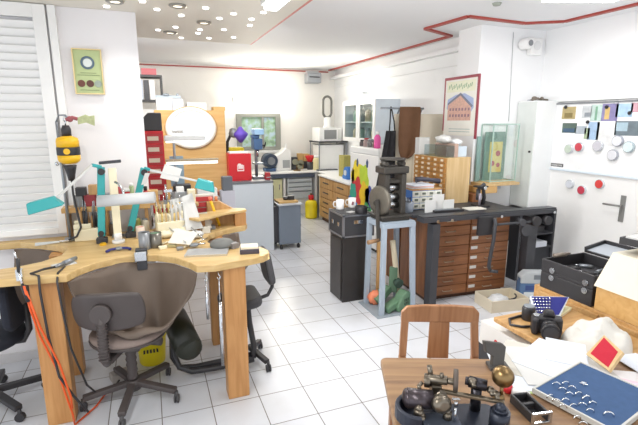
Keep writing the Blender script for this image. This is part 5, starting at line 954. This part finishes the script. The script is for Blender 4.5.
G().cyl((.145,-.075,.0225),(.145,-.075,.085),.032).cyl((.145,-.075,.0855),(.145,-.075,.097),.024).sph((.145,-.075,.1),.018).out('pillar', DK, t)
G().cyl((.168,-.02,.10),(.171,-.012,.155),.006).cyl((.14,-.02,.102),(.175,-.025,.10),.012).out('ball_stem', BRASS, t); G().sph((.172,-.012,.185),.0365,(1,1,1.16),n=32).out('brass_ball', BRASS, t)
p = GZ(484,372,.75)
t = thing('metal_bracket', 'dark grey angled metal plate at the table edge behind the brass ball', 'bracket', tw(.47,-.07), TR); T = Euler((R(-12),0,R(10))).to_matrix().to_4x4(); G().prism([(-.02,0),(.03,0),(.045,.085),(.03,.10),(-.05,.115),(-.045,.07),(-.015,.05)], -.012, .012, T @ XZ).out('plate', mat('bracket_grey','#55524f',.5,.4), t, bev=.003); bx(-.03,.05,-.03,.03,0,.012).out('foot', MC['bracket_grey'], t)
# loose items right of the lathe
p = GZ(528,411,.75)
t = thing('clamp_frame', 'black open clamp with a silver frame lying by the ring tray', 'clamp', (p.x,p.y,.7505), R(-10)); t.scale = (1.25,1.15,1.25)
g = bx(-.028,-.020,-.055,.05,0,.028).box(.020,.028,-.055,.05,0,.028).box(-.02,.02,.042,.05,0,.028).box(-.02,.02,-.0,.012,0.0,.022).box(-.02,.02,-.02,.042,0,.006); g.out('body', BLACK, t, bev=.003)
g = bx(-.03,-.022,-.063,-.0555,0,.034).box(.022,.03,-.063,-.0555,0,.034).box(-.022,.022,-.063,-.0555,.027,.034).box(-.022,.022,-.063,-.0555,0,.006); g.out('silver_frame', STEEL, t, bev=.001)
p = GZ(516,396,.75); a = Vector((-.01,.03,0))
t = thing('glue_tube', 'white tube with a red cap lying beside the black clamp', 'tube', (p.x,p.y,.7505), R(35)); G().cyl((0,-.045,.016),(0,.015,.016),.015,.016).out('tube', WHITE, t); G().lathe([(.017,0),(.017,.022),(.012,.028)], (0,.0155,.0175), (0,1,0)).out('cap', RED, t)
# ring tray ----------------------------------------------------------------------
A, B = GZ(580,361,.776), GZ(532,388,.776); u = (A-B); L = u.length; u.normalize(); v = Vector((u.y,-u.x,0)); ra = math.atan2(u.y,u.x); Wd = .285
O_ = B
t = thing('ring_tray', 'big grey edged tray lined with blue felt in the lower right corner', 'tray', (O_.x,O_.y,.7555), ra)
bx(0,L,-Wd,0,0,.008).box(0,L,-.008,0,.008,.022).box(0,L,-Wd,-Wd+.008,.008,.022).box(0,.008,-Wd+.008,-.008,.008,.022).box(L-.008,L,-Wd+.008,-.008,.008,.022).out('frame', mat('tray_grey','#c9c9c4',.5), t, bev=.002)
bx(.0085,L-.0085,-Wd+.0085,-.0085,.0085,.018).out('felt', BLUEF, t)
boxthing('paper_stack', 'papers under the blue felt ring tray', 'papers', PAPER, (L*.9,Wd*.85,.0045), tuple((O_+u*(L/2)+v*(Wd/2)).to_2d())+(.7505,), ra, bev=0)
RG = [(43,222),(88,217),(72,248),(120,240),(107,272),(153,270),(10,283),(42,305),(88,303),(75,333),(125,330),(172,325),(222,318),(210,355),(145,390),(175,420),(190,293),(303,375)]
FZ = .7555+.0182
for i, (x, y) in enumerate(RG):
    p = GZ(548+x/5, 340+y/5+1.0, FZ); big = i >= 16
    lb = 'silver ring set in the blue felt tray among the rows'; 
    if i == 16: lb = 'broad silver ring with dark stone, the nearest ring below the star'
    if i == 17: lb = 'silver ring standing alone at the right of the blue felt tray'
    t = thing('ring', lb, 'ring', (p.x,p.y,FZ), R(random.uniform(-45,-10)), None if big else 'rings in the blue felt tray')
    r = .0155 if big else .0125; G().tube([(r*math.cos(R(q)),0,r*math.sin(R(q))) for q in range(0,181,15)], .0024 if not big else .0034, 6).out('band', CHROME, t)
    if i % 4 == 0: G().sph((0,0,r+.001),.0028).out('stone', mat('stone','#dfe8f2',.05), t)
p = GZ(548+178/5,340+222/5,FZ); st = []
for k in range(10): q = (.016 if k % 2 == 0 else .0075); st.append((q*math.cos(R(36*k)),q*math.sin(R(36*k))))
t = thing('star_brooch', 'star shaped silver brooch at the top of the blue felt tray', 'brooch', (p.x,p.y,FZ)); G().prism(st,0,.006).out('star', CHROME, t, bev=.001); G().sph((0,0,.007),.004).out('stone', MC['stone'], t)
# red felt frame
def panel(q, m1, m2, label, name, cat, rim=.012, th=.012):
    q = [Vector(k) for k in q]; c = sum(q, Vector())/4; t = thing(name, label, cat, c)
    nr = (q[1]-q[0]).cross(q[2]-q[0]).normalized(); nr = -nr if nr.z < 0 else nr
    inn = [k+(c-k)*(rim/((c-k).length))*1.5 for k in q]
    G().slab(q if (q[1]-q[0]).cross(q[2]-q[0]).z < 0 else q[::-1], th).out('backing', m1, t, w=True)
    i2 = [k+nr*.0006 for k in inn]; G().slab(i2 if (q[1]-q[0]).cross(q[2]-q[0]).z > 0 else i2[::-1], .002).out('felt', m2, t, w=True); return t
panel([GZ(586,354,.785),GZ(609,371,.785),GZ(623,352,.845),GZ(604,335,.845)], OAKL, REDF, 'small wooden frame lined with bright red felt tilted on the papers', 'felt_frame', 'frame')
# papers over table and desk -----------------------------------------------------------
def sheet(px, py, rz, z, label, w_=.21, h_=.297, m=PAPER):
    p = GZ(px,py,z); return boxthing('paper_sheet', label, 'paper', m, (w_,h_,.0012), (p.x,p.y,z), R(rz), bev=0)
DZ = .62
sheet(521,378,-40,.7506,'mint green sheet peeping out beside the red capped tube',.12,.20,LTGRN)
sheet(520,370,-30,.7525,'white paper nearest the brass ball on the table, lowest of the fan',m=PAPERB)
sheet(527,360,-52,.7545,'white paper in the fan behind the brass ball, second from below',m=mat('paper_cream','#cdc9bf',.8))
sheet(540,365,-25,.7565,'white paper in the middle of the fan left of the ring tray')
sheet(551,358,-68,.7585,'white paper topmost in the fan, towards the white bag',m=PAPERB)
sheet(590,368,-20,.7545,'white paper sticking out behind the ring tray under the red frame',.15,.21)
sheet(566,352,-48,.7605,'folded white paper at the far end of the fan',.16,.22,PAPERB)
# ---- low desk, cabinet ------------------------------------------------------------------
t = thing('low_desk', 'low pine desk with a thick top carrying the camera and white bag', 'desk', (2.1,1.55,0))
bx(1.83,2.36,1.20,1.89,DZ-.03,DZ).out('top', DESKW, t, w=True, bev=.006); bx(2.0,2.34,1.22,1.86,.0,DZ-.0305).out('body', DESKW, t, w=True)
for k in range(3): bx(1.985,1.9995,1.24,1.84,.06+k*.175,.22+k*.175).out('drawer', DESKW, t, w=True, bev=.003)
t = thing('white_carton', 'white carton with red seals standing against the low pine desk', 'box', (1.915,1.86,.3805), R(0))
boxthing('storage_box', 'black box under the white carton with red seals', 'box', BLACK, (.11,.36,.38), (1.915,1.86,0))
bx(-.05,.05,-.17,.17,0,.15).out('body', mat('carton_white','#d9d7d3',.6), t, bev=.003)
for y, z in ((.03,.07),(-.07,.10),(.09,.035)): G().cyl((-.0505,y,z),(-.052,y,z),.014).out('red_seal', RED, t)
t = thing('drawer_cabinet', 'pine drawer cabinet under the cream lidded crate at the right edge', 'cabinet', (2.8,1.4,0))
bx(2.43,3.35,.75,2.16,0,.645).out('body', DESKW, t, w=True, bev=.004)
for j, y0 in enumerate((.78,1.22,1.68)):
    for k, z0 in enumerate((.04,.24,.44)): o = bx(2.41,2.4295,y0,y0+.42,z0,z0+.185).out('drawer', DESKW, t, w=True, bev=.004); G().cyl((2.41,y0+.21,z0+.10),(2.395,y0+.21,z0+.10),.012).sph((2.388,y0+.21,z0+.10),.018).out('knob', OAK, t, w=True)
# camera
p = GZ(540,334,DZ)
t = thing('camera', 'black reflex camera with a round lens lying on the low pine desk', 'camera', (1.94,1.605,DZ+.0005), R(-42)); t.scale = (1.12,1.12,1.12)
bx(-.065,.06,.0,.06,0,.085).prism([(-.03,.085),(.03,.085),(.018,.115),(-.018,.115)], -.055,-.01, XZ).box(-.075,-.045,-.025,.055,0,.08).out('body', BLACK, t, bev=.01)
G().cyl((.0,.0,.045),(.0,-.05,.045),.038).cyl((0,-.05,.045),(0,-.085,.045),.041,n=24).out('lens', mat('lens_black','#26262a',.35), t); G().cyl((0,-.0855,.045),(0,-.087,.045),.032).out('lens_cap', mat('cap_black','#3a3a3e',.3), t); G().cyl((-.055,.02,.08),(-.055,.02,.09),.014).out('dial', STEEL, t)
solo(G().tube([(.0,.0,.008),(-.06,.02,.008),(-.1,.06,.008),(-.05,.12,.008),(.05,.13,.008)],.007), 'camera_strap', 'black strap and cable lying left of the reflex camera', 'strap', BLACK, (1.93,1.70,DZ+.0005))
t = thing('lens', 'second black lens standing behind the reflex camera', 'lens', (1.99,1.79,DZ+.0005)); G().lathe([(.032,0),(.036,.005),(.036,.07),(.030,.08)]).out('barrel', BLACK, t); G().cyl((0,0,.08),(0,0,.086),.029).out('cap', GREYM, t)
# navy ring tray propped up
qa = [GZ(537,317,.645),GZ(560,316,.645),GZ(569,297,.70),GZ(530,296,.70)]
t = panel([Vector(k) for k in qa], PAPERB, NAVY, 'navy tray of silver rings propped up behind the camera', 'ring_tray', 'tray', rim=.006, th=.015)
qa = [Vector(k) for k in qa]
g = G()
for i in range(6):
    for j in range(6):
        c = qa[0].lerp(qa[1], .05+.09*i*1.0).lerp(qa[3].lerp(qa[2], .05+.09*i), .1+.15*j); g.sph(c+Vector((-.004,-.006,.006)), .0062, (1,1,1), 8)
o = g.out('ring_rows', CHROME, t, w=True); o['label'] = 'rows of small silver rings'
boxthing('book', 'cream book standing behind the navy ring tray', 'book', mat('cream_book','#ebe6cf',.6), (.26,.05,.20), (2.27,1.99-.09,DZ+.0005), R(-12)) if False else None
boxthing('wooden_wedge', 'slanting orange wood batten at the left of the navy ring tray', 'batten', PANELW, (.03,.2,.16), (1.98,1.87-.03,DZ+.0005), R(-30)) if False else None
t = thing('book_stack', 'cream book under the top edge of the navy ring tray', 'book', (2.19,1.80,DZ+.0005), R(20)); bx(-.13,.13,-.06,.08,0,.016).out('pages', mat('cream_book','#ebe6cf',.6), t); bx(-.133,.133,-.063,.083,.0165,.02).out('cover', mat('cover_yel','#e9e4b8',.6), t)
# white bag
def bagf():
    g = G(); cx, cy = 2.09,1.43
    def fn(u, v):
        th = u*2*math.pi; r = math.sin(v*math.pi/2); rx, ry = .185*(1+.14*math.sin(3*th+1)), .17*(1+.12*math.cos(2*th)); 
        x = rx*r*math.cos(th); y = ry*r*math.sin(th)
        z = .095*(1-r**3)**.6*(1+.25*math.sin(x*26+y*14)*.9+.2*math.cos(y*41-x*17)+.12*math.sin(x*70+y*30)) if r < 1 else 0
        return Vector((cx+x*1.0+y*.25, cy+y, DZ+.002+max(z,0)))
    return g.grid(fn, 48, 16)
tag(bagf().out('cloth_bag', mat('canvas_white','#d6d3cc',.85,var=.05,scale=30,bump=.3), base=(2.09,1.43,DZ), solid=.002), 'crumpled white cloth bag lying on the low pine desk', 'bag')
# tool case and crate -----------------------------------------------------------------
CB = .6455
t = thing('tool_case', 'open black tool case with round steel latches beside the cream lidded crate', 'case', (2.62,1.93,CB))
x0,x1,y0,y1 = 2.43,2.82,1.74,2.12
bx(x0,x1,y0,y1,CB+.0005,CB+.11).out('lower_tray', BLACK, t, w=True, bev=.006)
bx(x0,x1,y0,y1,CB+.111,CB+.13).box(x0,x0+.012,y0,y1,CB+.13,CB+.2).box(x1-.012,x1,y0,y1,CB+.13,CB+.2).box(x0+.012,x1-.012,y0,y0+.012,CB+.13,CB+.2).box(x0+.012,x1-.012,y1-.012,y1,CB+.13,CB+.2).out('upper_tray', BLACK, t, w=True, bev=.004)
for y in (1.79,2.03):
    for z in (CB+.09,CB+.14): G().cyl((x0-.0005,y,z),(x0-.008,y,z),.019,n=20).cyl((x0-.008,y,z),(x0-.011,y,z),.011).out('latch', STEEL, t, w=True)
G().bar((2.56,2.135,CB+.2),(2.70,2.135,CB+.2),.02,.012).out('handle', mat('case_hinge','#857a70',.4,.4), t, w=True); G().cyl((2.52,2.11,CB+.21),(2.60,2.08,CB+.22),.014).out('hinge', MC['case_hinge'], t, w=True)
T = Matrix.Translation((x1+.005,1.93,CB+.2)) @ Euler((0,R(-9),0)).to_matrix().to_4x4()
G().box(0,.2,-.19,.19,0,.014,T).box(0,.2,-.19,-.178,.014,.04,T).box(0,.2,.178,.19,.014,.04,T).box(.188,.2,-.178,.178,.014,.04,T).out('lid', BLACK, t, w=True); G().box(.012,.186,-.177,.177,.0145,.017,T).out('lid_lining', mat('lining_grey','#aab0b8',.5), t, w=True)
for i in range(9):
    x = 2.49+(i % 3)*.11; y = 1.80+(i//3)*.11; tt = thing('small_tool', 'small dark or steel tool lying inside the open black tool case', 'tool', (x,y,CB+.1305), random.uniform(0,3), 'tools in the open black case'); G().cyl((-.05,0,.012),(.03,0,.012),.011).out('handle', [BLACKM,BLACK,GREYM][i % 3], tt); G().cyl((.03,0,.012),(.06,0,.012),.006).out('tip', STEEL, tt)
t = thing('crate', 'ochre wooden crate with a sloping cream lid at the right edge', 'crate', (2.72,1.42,CB))
G().box(2.43,3.05,1.05,1.72,CB+.0005,CB+.145).out('box', PANELW, t, w=True, bev=.004)
T = None
G().hexa([(2.415,1.04,CB+.1455),(3.06,1.04,CB+.1455),(3.06,1.73,CB+.1455),(2.415,1.73,CB+.1455),(2.53,1.05,CB+.345),(3.05,1.05,CB+.345),(3.05,1.72,CB+.345),(2.53,1.72,CB+.345)]).out('lid', mat('lid_cream','#e2dac6',.6), t, w=True, bev=.005)
bx(2.405,2.416,1.25,1.30,CB+.12,CB+.16).out('catch', BRASS, t, w=True)
LZ = CB+.3455
t = thing('ring_binder', 'grey binder with white sheets lying on the cream crate lid', 'binder', (2.79,1.46,LZ), R(8)); bx(-.2,.2,-.15,.15,0,.008).box(-.2,.2,-.15,.15,.045,.052).box(-.205,-.2,-.15,.15,0,.052).out('cover', mat('binder_grey','#8e9299',.4), t); bx(-.19,.19,-.14,.14,.0085,.0445).out('sheets', PAPER, t)
t = thing('letter_tray', 'black letter tray heaped with white papers on the grey binder', 'tray', (2.78,1.56,LZ+.0525), R(6)); bx(-.21,.2,-.17,.17,0,.012).box(-.21,-.2,-.17,.17,.012,.04).box(-.2,.2,-.17,-.16,.012,.04).box(-.2,.2,.16,.17,.012,.04).out('tray', BLACK, t); bx(-.19,.19,-.15,.15,.0125,.05).out('papers', PAPER, t, bev=.004)
boxthing('wooden_box', 'brown wooden box end behind the black letter tray', 'box', OAK, (.12,.2,.34), (3.2,1.65,CB+.0005))
boxthing('carton', 'white carton on the drawer cabinet before the black tool case', 'box', PAPERB, (.06,.2,.02), (2.47,1.90,CB-.02)) if False else None
# magazines at the right edge
for i, (px, py, z, rz, m, lb) in enumerate([(634,382,.76,-30,mat('mag_pale','#e6e3e4',.4),'pale magazine below the red frame at the right edge'),(640,394,.765,-50,mat('mag_pink','#e8c6d4',.4),'pink printed magazine at the right edge beside the ring tray'),(640,366,.772,-10,PAPERB,'white brochure at the right edge right of the red frame')]):
    p = GZ(px,py,.76); o = boxthing('magazine', lb, 'magazine', m, (.12,.17,.004), (p.x+.01,p.y,.7505+i*.0045), R(rz), bev=.001)
    if i == 1: bx(-.04,.03,-.05,.04,.0042,.005).out('pink_print', mat('pink_print','#d8548c',.5,var=.4,scale=40), o)
# ================================================================ more of the bench clutter
t = thing('bench_riser', 'second wooden shelf at the back of the bench behind the white sheets', 'shelf', (.17, 3.56, BZ))
bx(.01,.335,3.50,3.63,1.10,1.125).out('board', OAKL, t, w=True, bev=.003)
for x in (.02,.31): bx(x,x+.015,3.52,3.62,BZ+.0005,1.0995).out('upright', OAK, t, w=True)
R2 = 1.1255
def on2(px0, px1, hh, name, label, cat, m, y=3.57, dp=.08, base=R2):
    a, b = GY(px0,190,y), GY(px1,190,y); return boxthing(name, label, cat, m, (abs(b.x-a.x)*.95,dp,hh), ((a.x+b.x)/2,y,base), bev=.003)
on2(147,158,.11,'wood_block','ochre wood block on the second bench shelf in front of the red tower','block',PANELW)
t = thing('height_gauge', 'steel gauge with upright rods on the second bench shelf', 'gauge', (.115,3.56,R2)); bx(-.04,.04,-.03,.03,0,.025).out('base', GREYM, t, bev=.003); G().cyl((-.015,0,.025),(-.015,0,.15),.007).bar((-.03,-.005,.10),(.03,-.005,.10),.02,.02).cyl((.02,0,.025),(.02,0,.115),.005).out('rods', STEEL, t)
on2(174,185,.085,'parts_box','grey steel box on the second bench shelf right of the gauge','box',mat('box_steelgrey','#9fa3a6',.4,.3))
on2(187,195,.10,'parts_box','cream box on the second bench shelf, rightmost','box',CREAM)
on2(176,184,.04,'parts_box','white box on top of the grey steel box on the second bench shelf','box',WHITE,base=R2+.0855,dp=.06)
# more on the first riser
for i, (px, r, h, m, cap, lb) in enumerate([(100,.022,.10,mat('jar_amber','#8f7448',.3),BLACK,'amber bottle on the riser just right of the left teal lamp arm'),(121,.018,.075,mat('jar_clear','#c9d0cc',.2),GREYM,'small clear bottle at the right of the orange brown box')][:1]):
    p = GY(px,190,3.47); t = thing('bottle', lb, 'bottle', (p.x,3.475,RZ_)); G().lathe([(r*.95,0),(r,.004),(r,h*.7),(r*.5,h*.85),(r*.5,h)]).out('body', m, t); G().cyl((0,0,h),(0,0,h+.02),r*.6).out('cap', cap, t)
for px, h, m, lb in ((119,.10,mat('pot_red','#b5484e',.4),'slim red pot at the left end of the orange brown box top'),(131,.10,mat('pot_green','#9fae84',.4),'slim olive green pot at the right end of the orange brown box top')):
    p = GY(px,182,3.49); t = thing('pot', lb, 'pot', (p.x,3.49,RZ_+.0505)); G().lathe([(.014,0),(.016,.004),(.016,h*.8)]).out('body', m, t); G().cyl((0,0,h*.8),(0,0,h),.013).out('lid', WHITE, t)
# under the riser: jars, spools, a dark tool rack between the lamp arms
for i, (x, r, h, m, lb) in enumerate([(-.285,.03,.09,mat('spool_dark','#5e5147',.5),'dark brown spool under the riser between the two teal lamp arms'),(-.12,.026,.12,mat('spool_olive','#8a8a4a',.5),'olive green canister under the riser right of the cream lamp'),(-.065,.028,.10,mat('spool_pale','#cfc6b4',.5),'pale canister under the riser beside the olive green one')]):
    t = thing('canister', lb, 'canister', (x,3.46 if i else 3.47,BZ+.0005)); G().lathe([(r*.95,0),(r,.004),(r,h*.85),(r*.8,h)]).out('body', m, t); G().cyl((0,0,h),(0,0,h+.012),r*.7).out('lid', GREYM, t)
t = thing('wire_grille', 'grey wire tray lying behind the cream lamp base', 'tray', (-.23,3.40,BZ+.0005)); g = G()
for k in range(6): g.bar((-.06,-.03+k*.014,.01),(.06,-.03+k*.014,.01),.004,.004)
for k in range(4): g.bar((-.06+k*.04,-.035,.004),(-.06+k*.04,.045,.004),.004,.008)
g.out('wires', GREYM, t)
for i, (px, py, sx, sy, sz, m, lb, rz) in enumerate([
    (163,249,.05,.035,.02,CREAM,'small cream block right of the ribbed tin can',10),(172,247,.06,.03,.018,mat('olive_bit','#b7b083',.5),'olive grey strip on the bench before the white heap',-20),
    (180,250,.04,.03,.02,mat('steel_bit','#9b9fa4',.3,.6),'little steel cube left of the dial gauge',15),(206,233,.06,.04,.05,mat('pale_card','#dedacd',.6),'pale little box left of the raised arm rest',5),
    (212,229,.05,.05,.03,GREYM,'grey tin under the front of the slanted wooden box',0),(160,228,.05,.05,.12,mat('ochre_box','#c7ab72',.6),'ochre box with upright tools left of the cream rack',0)]):
    p = GZ(px,py,BZ); boxthing('small_box', lb, 'box', m, (sx,sy,sz), (p.x,p.y,BZ+.0005), R(rz))
for i, (a, b, lb) in enumerate([((166,225),(186,243),'long steel rod lying across the front of the white heap'),((190,226),(204,240),'second thin steel rod right of the white sheets')]):
    p, q = GZ(*a,BZ+.06), GZ(*b,BZ+.045); solo(G().cyl(p,q,.004,n=8), 'steel_rod', lb, 'rod', STEEL, (0,0,0))
# sheet metal and gloves heap: white wax sprues
for i in range(8):
    px, py = [(170,222),(176,227),(181,224),(187,228),(193,224),(198,228),(200,222),(184,238)][i]; p = GZ(px,py,BZ+.03); a = i*.7
    solo(G().tube([(-.05,0,.0),(-.02,.02,.012),(.02,-.012,.016),(.055,.01,.006)],.009), 'wax_sprue', 'white or cream wax strip in the pale heap on the bench', 'wax', [PAPER,CREAM][i%2], (p.x,p.y,BZ+.03), a, 'wax strips in the pale heap')
# loose things elsewhere
t = thing('paper_bag', 'white crumpled paper by the grey cart-side of the black case', 'paper', (0,0,-5)) if False else None
leaf('white sheet lying half rolled at the foot of the two leaning white sheets', [GZ(168,243,BZ+.03),GZ(190,245,BZ+.03),GZ(198,233,BZ+.09),GZ(176,229,BZ+.10)], mat('paper_warm','#dedace',.8))
leaf('third white sheet leaning behind the cream lump below the red drawers', [GY(200,231,3.35),GY(212,228,3.35),GY(207,212,3.42),GY(198,213,3.42)], mat('paper_warm','#dedace',.8))
for i, (px0, px1, hh, m, lb) in enumerate([(97,104,.06,mat('box_slate','#5d6068',.5),'slate box on the riser behind the left teal lamp arm')]):
    rbox('parts_box', lb, 'box', m, px0, px1, 185, hh)
boxthing('parts_box', 'red brown box at the far back of the side table beside the pale lilac carton', 'box', mat('brick_box','#9b5a4a',.6), (.12,.12,.16), (.70, 4.72, TZ))
